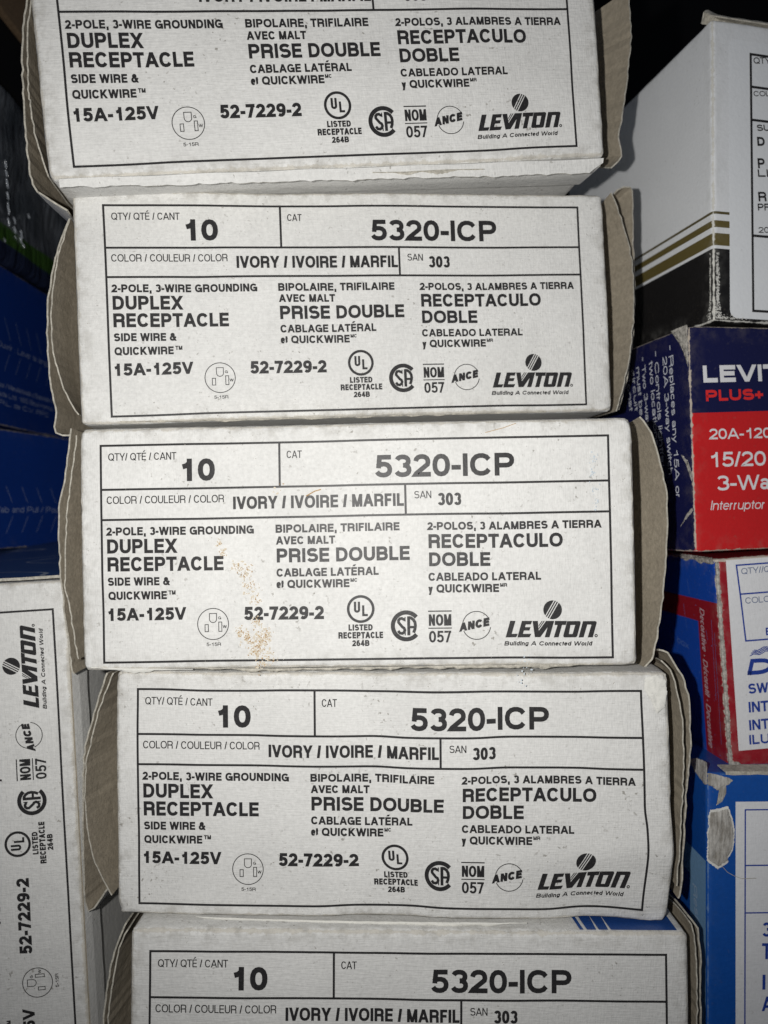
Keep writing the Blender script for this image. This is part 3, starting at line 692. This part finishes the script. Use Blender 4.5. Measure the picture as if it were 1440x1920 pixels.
# torn lower lid edges and dirt on single cartons
def fc(dy=-.12): return lambda x, z, lay: Vector((x, dy - lay * .006, z)) * .001
b1 = boxes[1]
rows = [[(x, 1.2, -33.9), (x, -.3 + .25 * math.sin(x * .21), -34.7), (x, .2, -34.9 - (2.0 + .012 * (x + 76) + .5 * noise.noise(Vector((x * .12, 0, 3)))) * min(1, (82.5 - x) / 7))] for x in [(-77 + i * 1.5) for i in range(106)]]
sheet('lower_lid', b1, rows, .5, (M_paper, M_paper, M_rim), jag=.25, seed=4)
rows = [[(x, .9, -34.5 - 1.9 * q), (x, 8, -34.5 - 1.7 * q), (x, 17, -34.5 - 1.2 * q)] for x, q in [(-76 + i * 3, min(1, max(0, (i * 3 - 50) / 95))) for i in range(53)]]
sheet('bottom_flap', b1, rows, .4, (M_paper, M_paper, M_rim))
worn_strip(b1, 'torn_edge', [(10, -36.2), (20, -36.4), (32, -36.2), (44, -36.5)], -.5, M_rim, .2, 1.3, 11)
worn_strip(boxes[3], 'torn_edge', [(-76, -32.6), (-60, -33.0), (-46, -33.4)], -.35, M_white, .5, 1.6, 12)
worn_strip(boxes[3], 'torn_edge', [(-46, -33.0), (-24, -33.4), (0, -33.3), (26, -33.2), (50, -33.1), (73, -33.2)], -.4, M_rim, .3, 1.6, 13)
worn_strip(boxes[4], 'torn_edge', [(-56, -34.4), (-40, -34.8), (-10, -35.0), (18, -34.9), (40, -34.7)], -.3, M_white, .9, 2.2, 14)
blob([(73.0, 35.2), (72.6, 32), (74.6, 28.6), (76.2, 25), (78.4, 27), (79, 31), (78.6, 34.5), (76, 36)], 'torn_patch', boxes[4], M_white, lambda x, z, lay: Vector((x, -.25 - lay * .004, z)) * .001, .3, 4)
worn_strip(boxes[2], 'torn_edge', [(-70, -33.0), (-30, -33.3), (10, -33.3), (60, -33.4)], -.15, M_rim, .1, .7, 15)
rnd = random.Random(5)
p = Print()
stain = [((-38.4, 2.5), .5, 8), ((-37.6, -.5), .6, 10), ((-33.5, -4.2), 1.2, 14), ((-31.2, -6.0), 1.1, 16), ((-29.8, -10.0), 1.2, 18), ((-28.2, -13.4), 1.0, 14), ((-28.3, -20.5), 1.0, 14),
         ((-33.0, -23.0), .8, 16), ((-31.0, -24.6), .9, 20), ((-27.6, -26.0), 1.5, 70), ((-28.3, -28.4), 1.0, 34), ((-25.6, -23.4), 1.2, 26), ((-24.5, -30.3), 1.0, 16), ((-27.2, -32.4), .9, 14), ((-21.5, 17.0), .8, 4)]
for (x, z), s_, n in stain:
    for _ in range(n): p.speck(x + rnd.gauss(0, s_), z + rnd.gauss(0, s_), rnd.uniform(.06, .25), rnd)
p.line([(-13.2, 15.6), (-10.8, 16.9), (-9.2, 17.3)], .3); p.line([(38, 32.6), (43, 33.8), (46.5, 35.0)], .16)
absorb(boxes[3], p, M_rust, fc())
M_tan = ink('pale_tan_smear', (.60, .53, .42), (.70, .66, .58), rough=.8, amount=.9); p = Print()
for (x, z), s_, n in stain:
    for _ in range(n): p.speck(x + rnd.gauss(0, s_ * 1.05), z + rnd.gauss(0, s_ * 1.05), rnd.uniform(.15, .42), rnd)
absorb(boxes[3], p, M_tan, fc(-.09))
p = Print()
for (x, z), s_, n in [((68.2, 24.5), .5, 16), ((67.6, 20.5), .6, 14), ((68.5, 16.0), .6, 14), ((68.6, 11.8), .5, 12), ((-1, -32.2), 1.8, 0), ((48, -32.5), 1.6, 26)]:
    for _ in range(n): p.speck(x + rnd.gauss(0, s_), z + rnd.gauss(0, s_ * 1.6), rnd.uniform(.08, .3), rnd)
absorb(boxes[3], p, M_smear, fc())
for k, n in ((1, 34), (2, 44), (3, 60), (4, 46), (5, 26)):
    p = Print(); (x0, x1), (z0, z1) = SPAN[k]
    for _ in range(n):
        cxx, czz = rnd.uniform(x0 + 3, x1 - 3), rnd.choice((rnd.uniform(z0 + 2, z1 - 2), rnd.uniform(z0 + 1.5, z0 + 5), rnd.uniform(z1 - 5, z1 - 1.5)))
        for _ in range(rnd.randint(1, 4)): p.speck(cxx + rnd.gauss(0, .5), czz + rnd.gauss(0, .5), rnd.uniform(.04, .15), rnd)
    absorb(boxes[k], p, M_grime, fc(-.13))

# blue print and grime on the lid of the lowest carton
M_blue = coated('mid_blue_print', (0.018, 0.07, 0.27), (0.60, 0.58, 0.54), wear=.6, rough=.4, spec=.4, linen=.4, dirt=.25)
p = Print()
for x0, x1 in ((48.6, 49.6), (50.6, 53.2), (54.0, 56.6), (57.4, 76)):
    p.poly([(x0, .9), (x1, .9), (x1 + (0 if x1 > 50 else -2.2), 24), (x0 - 2.2, 24)])
p.build('lid_print', M_blue, boxes[5], lambda x, z, lay: Vector((x, z, 37.42 + lay * .004)) * .001)

# ------------------------------------------------------------------ carton standing on end, left
E_M = ((-.0587, -.0586, -.9966), (.0103, .9982, -.0593), (.9982, -.0137, -.058))
be = outlet_carton(6, 'white outlet carton standing on end, its lettering turned sideways', pose(-.12855756, .22699159, -.10406423, E_M), (-86.5, 81.5), (-35.3, 36), seed=8, depth=100)
rows = [[(82.0 + .2 * noise.noise(Vector((z * .2, 0, 0))), -.6, z), (83.0, 6, z), (84.6, 20, z), (87.0, 40, z), (90.5, 70, z), (93, 98, z)] for z in [-35 + i * 2.0 for i in range(36)]]
M_lid = coated('blue_printed_lid', None, (0.5, 0.48, 0.45), wear=.3, rough=.35, spec=.5, linen=.3, dirt=.2,
    pattern=lambda nt, o: _mix(nt, _range(nt, _math(nt, 'SINE', _math(nt, 'MULTIPLY', _noise(nt, _map(nt, o, (28, 60, 25)), 1.0, 1), 30.0)), .955, .985), (0.03, 0.065, 0.17), (0.32, 0.36, 0.42)))
sheet('lid_flap', be, rows[::-1], .9, (M_lid, M_lid, M_rim), label='lid flap printed in blue with pale lines')
rows = [[(x, .2 + .2 * noise.noise(Vector((x * .3, 1, 0))), -35.6), (x, 4, -36.5), (x, 10 + .8 * noise.noise(Vector((x * .1, 4, 0))), -36.9)] for x in [-85 + i * 2.0 for i in range(83)]]
sheet('seam_flap', be, rows, .5, (M_paper, M_paper, M_kraft))

# ------------------------------------------------------------------ generic carton seen by its front left corner
def corner_carton(name, label, cat, T, M, H, W, Dp, mats, seed, y0=0, **kw):
    t = thing(name, label, cat, pose(*T, M))
    carton('body', t, (0, W) if W > 0 else (W, 0), (y0, Dp), (-H, 0), mats, seed=seed, **kw)
    return t
front = lambda off: (lambda x, z, lay: Vector((x, -off - lay * .004, z)) * .001)
left = lambda off: (lambda s, z, lay: Vector((-off - lay * .004, -s, z)) * .001)       # s grows towards the viewer
right = lambda off: (lambda s, z, lay: Vector((off + lay * .004, s, z)) * .001)
def texts(p, L, slant=0.0, side=False):
    for t, ax, ay, bx, by, cap, w in L:
        if side: ax, bx, cap, w = -ax, -bx, cap * .9, w * .92
        p.text(t, ax, ay, bx, by, cap, w, slant)
def sep(nt, o, i):
    n = nt.nodes.new('ShaderNodeSeparateXYZ'); nt.links.new(o, n.inputs[0]); return n.outputs[i]
def step(nt, v, t): return _range(nt, v, t * .001 - 4e-5, t * .001 + 4e-5)

# white box with gold stripes, upper right
def pat_a(nt, o):
    z = sep(nt, o, 2); col = (0.012, 0.011, 0.011)
    for t, c in ((-72.85, (.83, .845, .86)), (-71.84, (.135, .105, .032)), (-67.97, (.83, .845, .86)), (-66.11, (.135, .105, .032)), (-63.92, (.83, .845, .86)), (-61.9, (.10, .08, .028)), (-61.05, (.83, .845, .86))):
        col = _mix(nt, step(nt, z, t), col, c)
    return col
M_a = coated('white_gold_black_board', None, (.64, .63, .58), wear=.5, rough=.35, spec=.5, linen=.15, mottling=.05, dirt=.22, pattern=pat_a, wear_reach=1.1)
M_sticker = coated('sticker_paper', (.84, .86, .88), (.7, .7, .7), wear=-3, rough=.4, linen=.05, mottling=.03, dirt=.12)
ta = corner_carton('switch_carton', 'white box with gold stripes over a black base and a white sticker', 'carton', *A_FRAME, 130, 100, M_a, 21, r=1.3, n=(40, 24, 40))
p = Print(); p.rect(5.9, -94.6, 110, -5.8, r=2.6); p.build('sticker', M_sticker, ta, front(.05))
p = Print(); w = .5
for q in ([(13.87, -9.88), (14.35, -91.96)], [(13.87, -9.88), (100, -9.88)], [(14.0, -20.28), (100, -20.28)], [(14.13, -30.85), (100, -30.85)], [(14.3, -67.89), (100, -67.89)], [(14.35, -91.96), (100, -91.96)]): p.line(q, .8)
texts(p, [(*q[:6], q[6] * 1.3) for q in A_TEXT]); p.build('sticker_print', M_ink, ta, front(.13))
# dented top lid edge
rows = [[(x, -.3, .1), (x, .3, .9 + .3 * noise.noise(Vector((x * .2, 3, 0)))), (x, 2.6, 1.3 + .4 * noise.noise(Vector((x * .1, 1, 0))) + 2.6 * math.exp(-((x - .5) / 2.2) ** 2)), (x, 4, .4)] for x in [-.9 + i * .75 for i in range(170)]]
sheet('lid_flap', ta, rows, .4, (M_rim, M_rim, M_rim), jag=.2, seed=3)

rs = random.Random(12); p = Print(); pl = Print()
for _ in range(420):
    u = rs.random() ** .75; z_ = -74 - 21 * u; wd = .55 + 1.9 * max(0, u - .72) * 3
    p.speck(1.5 + rs.gauss(0, wd * .55), z_, rs.uniform(.06, .28), rs); 
    if rs.random() < .6: pl.speck(-1.2 - abs(rs.gauss(0, wd * .5)), z_, rs.uniform(.06, .26), rs)
for _ in range(150): p.speck(abs(rs.gauss(0, 5)) + 1.5, -95 + abs(rs.gauss(0, .5)), rs.uniform(.06, .2), rs)
absorb(ta, p, M_white, front(.04)); absorb(ta, pl, M_white, left(.04))

# navy and red box
def pat_b(nt, o):
    x, z = sep(nt, o, 0), sep(nt, o, 2)
    red = _math(nt, 'MULTIPLY', _math(nt, 'SUBTRACT', 1.0, step(nt, _math(nt, 'ADD', z, _math(nt, 'MULTIPLY', x, -.022)), -27.4)), step(nt, x, .35))
    return _mix(nt, red, (.0085, .010, .060), (.62, .018, .020))
M_b = coated('navy_red_board', None, (.46, .40, .33), wear=.42, rough=.35, spec=.5, linen=.1, mottling=.08, dirt=.18, pattern=pat_b, wear_reach=.9)
tb = corner_carton('switch_carton', 'navy and red box with white lettering, below the gold striped box', 'carton', *B_FRAME, 130, 100, M_b, 22, r=.9, crush=1.0)
M_wink = ink('white_ink', (.78, .78, .80), (.6, .6, .62)); M_rink = ink('red_ink', (.72, .03, .03), (.6, .05, .05))
M_wink2 = ink('grey_white_ink', (.66, .68, .74), (.3, .32, .4), amount=.5)
p = Print(); texts(p, [q for q in B_TEXT if q[0] not in ('PLUS+', 'Interruptor')]); texts(p, [q for q in B_TEXT if q[0] == 'Interruptor'], .2); p.build('white_lettering', M_wink, tb, front(.06))
p = Print(); texts(p, [q for q in B_TEXT if q[0] == 'PLUS+']); p.build('red_lettering', M_rink, tb, front(.06))
p = Print(); texts(p, B_SIDE, side=True); p.build('side_lettering', M_wink2, tb, left(.06))
for q, sd in (([(9, .3), (5.0, .4), (.3, .4), (.4, -4), (.5, -9), (.6, -13), (2.2, -9), (4.4, -5)], 1), ([(5.8, -40), (4.2, -40.5), (3, -44), (.6, -49), (.5, -46), (2.4, -42)], 2), ([(7.5, -63), (6.4, -62), (3.6, -58.6), (.7, -56.8), (.6, -58), (3.4, -60)], 3)):
    blob([(-a, b) for a, b in q][::-1], 'torn_patch', tb, M_pulp, left(.02), .07, sd)

# red, white and blue box
def pat_c(nt, o):
    y, x, z = sep(nt, o, 1), sep(nt, o, 0), sep(nt, o, 2)
    lo = _math(nt, 'SUBTRACT', 1.0, step(nt, y, 14.2))
    band = _math(nt, 'SUBTRACT', step(nt, z, -21.6), step(nt, z, -14.2))
    low = _math(nt, 'SUBTRACT', 1.0, step(nt, z, -14.2))
    red = _math(nt, 'MAXIMUM', band, _math(nt, 'MULTIPLY', lo, low))
    red = _math(nt, 'MAXIMUM', red, step(nt, x, .9))
    return _mix(nt, red, (.010, .075, .46), (.33, .012, .022))
M_c = coated('blue_red_board', None, (.58, .53, .46), wear=.95, rough=.38, spec=.5, linen=.2, mottling=.1, dirt=.25, pattern=pat_c, wear_reach=1.3)
tcx = corner_carton('dimmer_carton', 'scuffed box with white panel in a red border and blue side', 'carton', *C_FRAME, 130, 100, M_c, 23, r=1.6, lump=.35, crush=1.4)
M_cwhite = coated('white_panel', (.78, .785, .80), (.6, .6, .6), wear=-3, rough=.45, linen=.5, mottling=.06, dirt=.3)
p = Print(); p.rect(3.4, -61.1, 128, -.7); p.build('white_panel', M_cwhite, tcx, front(.04))
M_bink = ink('blue_ink', (.018, .05, .30), (.08, .12, .40)); M_gink = ink('slate_ink', (.10, .14, .26), (.2, .24, .36))
p = Print()
for q in ([(6.7, -2.5), (7.3, -11.7), (8.1, -26.6)], [(6.7, -2.5), (110, -2.5)], [(7.4, -11.7), (110, -11.7)], [(8.1, -26.6), (110, -26.6)]): p.line(q, .5)
texts(p, [q for q in C_TEXT if q[0] not in ('QTY//Q', 'COLO')])
for k in range(4):
    p.line([(9.2 + k * .5 + u * 1.0, -31.4 + k * .55 + .32 * math.sin(u * 1.5 + k) + u * .16) for u in range(8)], .3)
p.build('blue_lettering', M_bink, tcx, front(.12))
p = Print(); texts(p, C_D, .28); p.build('brand_logo', M_bink, tcx, front(.12))
p = Print(); texts(p, [q for q in C_TEXT if q[0] in ('QTY//Q', 'COLO')]); p.build('slate_lettering', M_gink, tcx, front(.12))
M_pink = ink('pale_pink_ink', (.60, .46, .50), (.45, .15, .2), amount=.6); M_lb = ink('faint_blue_ink', (.12, .22, .50), (.05, .12, .42), amount=.8)
p = Print(); texts(p, C_SIDE[:1], .2, True); p.build('side_lettering', M_pink, tcx, left(.07))
p = Print(); texts(p, C_SIDE[1:], 0, True); p.build('faint_lettering', M_lb, tcx, left(.07))
# frayed fold of the red, white and blue box
rn = random.Random(9); rows = []
for i in range(112):
    z = -1 - i * .585; j = noise.noise(Vector((z * .35, 3, 0))) * .5
    rows.append([(.25, .9, z), (.05 + j * .25, .15, z), (.6 + j * .3 + rn.uniform(-.1, .1), -.13 + .06 * noise.noise(Vector((z * .15, 8, 0))), z), (1.05 + j * .7 + rn.uniform(-.15, .15) + .7 * max(0, noise.noise(Vector((z * .11, 1, 4)))), -.06, z)])
sheet('frayed_fold', tcx, rows[::-1], .18, (M_pulp, M_pulp, M_pulp))
blob([(-a, b) for a, b in [(30, .3), (15, .4), (2, .2), (1, -1.6), (4, -1.9), (7, -1.2), (9.5, -2.3), (13, -.9), (17, -1.1), (20, -1.9), (25, -.7)]][::-1], 'torn_patch', tcx, M_pulp, left(.02), .07, 7)
blob([(.4, -64.2), (3.2, -64.6), (5, -66.9), (.5, -67.1)][::-1], 'torn_patch', tcx, M_pulp, front(.03), .15, 8)
p = Print()
for _ in range(90):
    s_, z_ = -rnd.uniform(1, 36), -rnd.uniform(1, 64); n_ = rnd.uniform(.1, .5)
    p.speck(s_, z_, n_ * .5, rnd)
for a in ([(-9, -24), (-8.4, -27)], [(-5, -20), (-5.4, -46)], [(-3.6, -24), (-3.9, -60)], [(-20, -8), (-19, -13)], [(-24, -17), (-22.5, -26)]): p.line(a, .14)
absorb(tcx, p, M_lb, left(.09))

# blue box, lower right
def pat_d(nt, o):
    n = nt.nodes.new('ShaderNodeRGB'); n.outputs[0].default_value = (.006, .08, .37, 1); return n.outputs[0]
M_d = coated('bright_blue_board', None, (.10, .2, .42), wear=.2, rough=.4, spec=.5, linen=.25, mottling=.1, dirt=.2, pattern=pat_d, wear_reach=.8)
td = corner_carton('switch_carton', 'bright blue box with torn grey patches and a white panel', 'carton', D_FRAME[0], D_FRAME[1], 111.5, 120, 100, M_d, 24, r=1.3)
rows = [[(x, -.4, -.35 + .25 * noise.noise(Vector((x * .3, 2, 0)))), (x, -.3, .3 + .2 * noise.noise(Vector((x * .2, 5, 0)))), (x, 5, .6)] for x in [5.5 + i * 1.2 for i in range(90)]]
sheet('lid_edge', td, rows, .35, (M_rim, M_rim, M_rim), jag=.1, seed=6)
p = Print(); p.rect(8.75, -110, 118, -8.75); p.build('white_panel', M_cwhite, td, front(.04))
p = Print()
for q in ([(11.7, -11.2), (11.5, -110)], [(11.7, -11.2), (110, -11.2)], [(11.7, -28.2), (110, -28.2)], [(11.6, -42.7), (110, -42.7)]): p.line(q, .42)
texts(p, D_TEXT); p.build('blue_lettering', M_bink, td, front(.12))
M_pale = coated('pale_blue_print', (.20, .37, .58), (.5, .5, .5), wear=-3, rough=.45, linen=.3, mottling=.1, dirt=.2)
p = Print(); p.rect(-12, -110, -.9, -27.2); p.poly([(-40, -27.2), (-12, -27.2), (-12, -36.3), (-40, -36.4)]); p.build('pale_band', M_pale, td, left(.05))
M_sil = ink('silver_ink', (.42, .54, .68), (.25, .38, .55), amount=.7)
p = Print(); texts(p, D_SIDE, .15, True); p.build('side_lettering', M_sil, td, left(.11))
grow = lambda P, k: [(q[0] + (q[0] - sum(a[0] for a in P) / len(P)) * k, q[1] + (q[1] - sum(a[1] for a in P) / len(P)) * k) for q in P]
blob(grow(D_TORN, .09)[::-1], 'torn_rim', td, M_white, front(.015), .05, 11)
blob(D_TORN[::-1], 'torn_patch', td, M_torn, front(.05), .25, 1)
blob(D_TORN2[0][::-1], 'torn_patch', td, M_torn, front(.03), .16, 2)
blob([(-a, b) for a, b in D_TORN2[1]][::-1], 'torn_patch', td, M_torn, left(.03), .16, 3)
p = Print(); p.line([(4.4, -28.2), (6.2, -30.2), (8.4, -31.4), (10.6, -32.2)], .16); p.line([(10.6, -32.2), (15, -32.1)], .2); absorb(td, p, M_grime, front(.14))

# ------------------------------------------------------------------ left background
def side_frame(px_t, px_b, D, vp):
    f, cx, cy = 1400.0, 720.0, 960.0
    ray = lambda q: Vector(((q[0] - cx) / f, 1, -(q[1] - cy) / f))
    T, B = ray(px_t) * D, ray(px_b) * D; z = T - B; H = z.length; z.normalize()
    y = ray(vp); y -= z * y.dot(z); y.normalize(); x = y.cross(z)
    return tuple(T), ((x[0], y[0], z[0]), (x[1], y[1], z[1]), (x[2], y[2], z[2])), H * 1e3
UP_FRAME = side_frame((0, 495), (0, 797), .285, (737, 797))
LO_FRAME = side_frame((0, 803), (0, 1030), .285, (1056, 771))
PK_FRAME = side_frame((0, 150), (0, 484), .290, (745, 815))
BK_FRAME = side_frame((0, 20), (0, 146), .290, (735, 860))
BR_FRAME = side_frame((0, -260), (0, 15), .285, (725, 900))
UT = [-(650 - 495) / 1400 * 285, -(725 - 495) / 1400 * 285, -(742 - 495) / 1400 * 285, -(758 - 495) / 1400 * 285]
LT = [-(961 - 803) / 1400 * 285]

M_navy = coated('deep_blue_board', (.004, .026, .165), (.22, .20, .18), wear=.3, rough=.4, spec=.4, linen=.1, mottling=.1, dirt=.1)
M_dim = ink('dim_grey_ink', (.20, .24, .36), (.08, .11, .24), amount=.6)
tu = corner_carton('device_carton', 'deep blue box under the film wrapped pack, above another blue box', 'carton', *UP_FRAME, -90, 90, M_navy, 31, y0=-30)
tl = corner_carton('device_carton', 'deep blue box resting above the sideways lettered carton', 'carton', *LO_FRAME, -90, 80, M_navy, 32, y0=-30)
def chevrons(p, z0, z1, s0, s1, dirn=1):
    n = 8
    for i in range(n):
        s_ = s0 + (s1 - s0) * i / (n - 1); h = abs(z1 - z0)
        p.line([(s_, z0), (s_ + h * .55, z1)], .16)
        if dirn: p.line([(s_ + h * .55, (z0 + z1) / 2 - h * .6), (s_ + h * .1, z1 - h * .6)], .2)
p = Print(); p.text('Pour Ouvrir : Lever la languette', -14, UT[0], 48, UT[0], 2.3, .11)
p.text('Fabricado por / Manufacturado y Exportado Por', -14, UT[1], 46, UT[1], 1.9, .13); p.text('Of Canada Ltd. 165 Boul Hymus', -14, UT[2], 44, UT[2], 1.9, .13); p.text('S. de R.L. de C.V. RFC', -14, UT[3], 40, UT[3], 1.9, .13)
chevrons(p, UT[0] + 12, UT[0] + 4, -14, 46, 0); chevrons(p, UT[0] - 8.5, UT[0] - 1.5, -14, 46, 0); p.build('side_lettering', M_dim, tu, right(.08))
p = Print(); p.text('To Open: Lift Tab and Pull / Pour Ouvrir', -30, LT[0], 48, LT[0], 2.3, .11)
chevrons(p, LT[0] + 10, LT[0] + 4, -14, 46, 0); chevrons(p, LT[0] - 8, LT[0] - 1.5, -14, 46, 0); p.build('side_lettering', M_dim, tl, right(.08))

# film wrapped pack
m, nt, b, v, obj = start('film_wrapped_print'); 
z = sep(nt, obj, 2)
col = _mix(nt, _range(nt, _noise(nt, v, 40, 3), .4, .65), (.045, .052, .062), (.12, .13, .145))
g = _math(nt, 'SUBTRACT', step(nt, z, -62.5), step(nt, z, -55.5))
col = _mix(nt, g, col, (.03, .075, .012))
col = _mix(nt, _math(nt, 'SUBTRACT', 1.0, step(nt, z, -62.5)), col, (.012, .017, .04))
nt.links.new(col, b.inputs['Base Color']); b.inputs['Roughness'].default_value = .35; b.inputs['Coat Weight'].default_value = .8; b.inputs['Coat Roughness'].default_value = .06
bump(nt, b, _math(nt, 'ADD', _noise(nt, _map(nt, v, (60, 260, 45)), 1.0, 4), _math(nt, 'MULTIPLY', _noise(nt, v, 500, 2), .25)), .0022)
M_film = m
th = corner_carton('wrapped_pack', 'dark pack in shiny clear film with a green stripe, behind the stack', 'pack', *PK_FRAME, -90, 80, M_film, 33, y0=-30, r=3.0, soft=2.0, lump=.4)
m, nt, b, v, obj = start('pale_film_glint'); b.inputs['Base Color'].default_value = (.35, .38, .42, 1); b.inputs['Roughness'].default_value = .12; b.inputs['Specular IOR Level'].default_value = .9
bump(nt, b, _noise(nt, v, 900, 3), .0004)
M_glint = m
rnc = random.Random(3)
for s0, z0, L in [(1.5, -30, 3), (2.2, -34, 2), (2.8, -37, 3.4), (3.3, -42, 2.6), (3.8, -46, 4.5), (4.0, -52, 3), (8.5, -50, 2.2), (8.8, -53.5, 2.5), (9.2, -57, 1.6), (14, -53, 3.2), (13.4, -56, 2.4), (15.8, -58, 1.2), (.8, -61, 1.4), (20, -44, 1.5)]:  # pale slivers along the film creases, modelled as the flash glints
    rows = []
    n = 10
    for i in range(n):
        u = i / (n - 1); zz = z0 - L * u; ss = s0 + 1.2 * u + .5 * noise.noise(Vector((i * .5, s0, 0))); r_ = (.12 + .22 * abs(noise.noise(Vector((i * .7, s0, 5))))) * .9 * math.sin(math.pi * min(max(u, .04), .96))
        rows.append([(.8, ss - r_, zz), (1.1 + r_ * 1.6, ss, zz + rnc.uniform(-.1, .1)), (.8, ss + r_, zz)])
    sheet('crease_glint', th, rows, .03, (M_glint, M_glint, M_glint))
M_blk = board('gap_black', (.005, .005, .006), rough=.7); M_brn = board('brown_corrugated_board', (.17, .115, .07))
tk = corner_carton('black_filler', 'black filler box added for the dark gap above the film wrapped pack', 'carton', *BK_FRAME, -90, 80, M_blk, 34, y0=-30)  # added filler under the brown box, black to read as the dark gap
tn = corner_carton('brown_carton', 'brown cardboard box in the upper left corner', 'carton', *BR_FRAME, -90, 80, M_brn, 35, y0=-30)
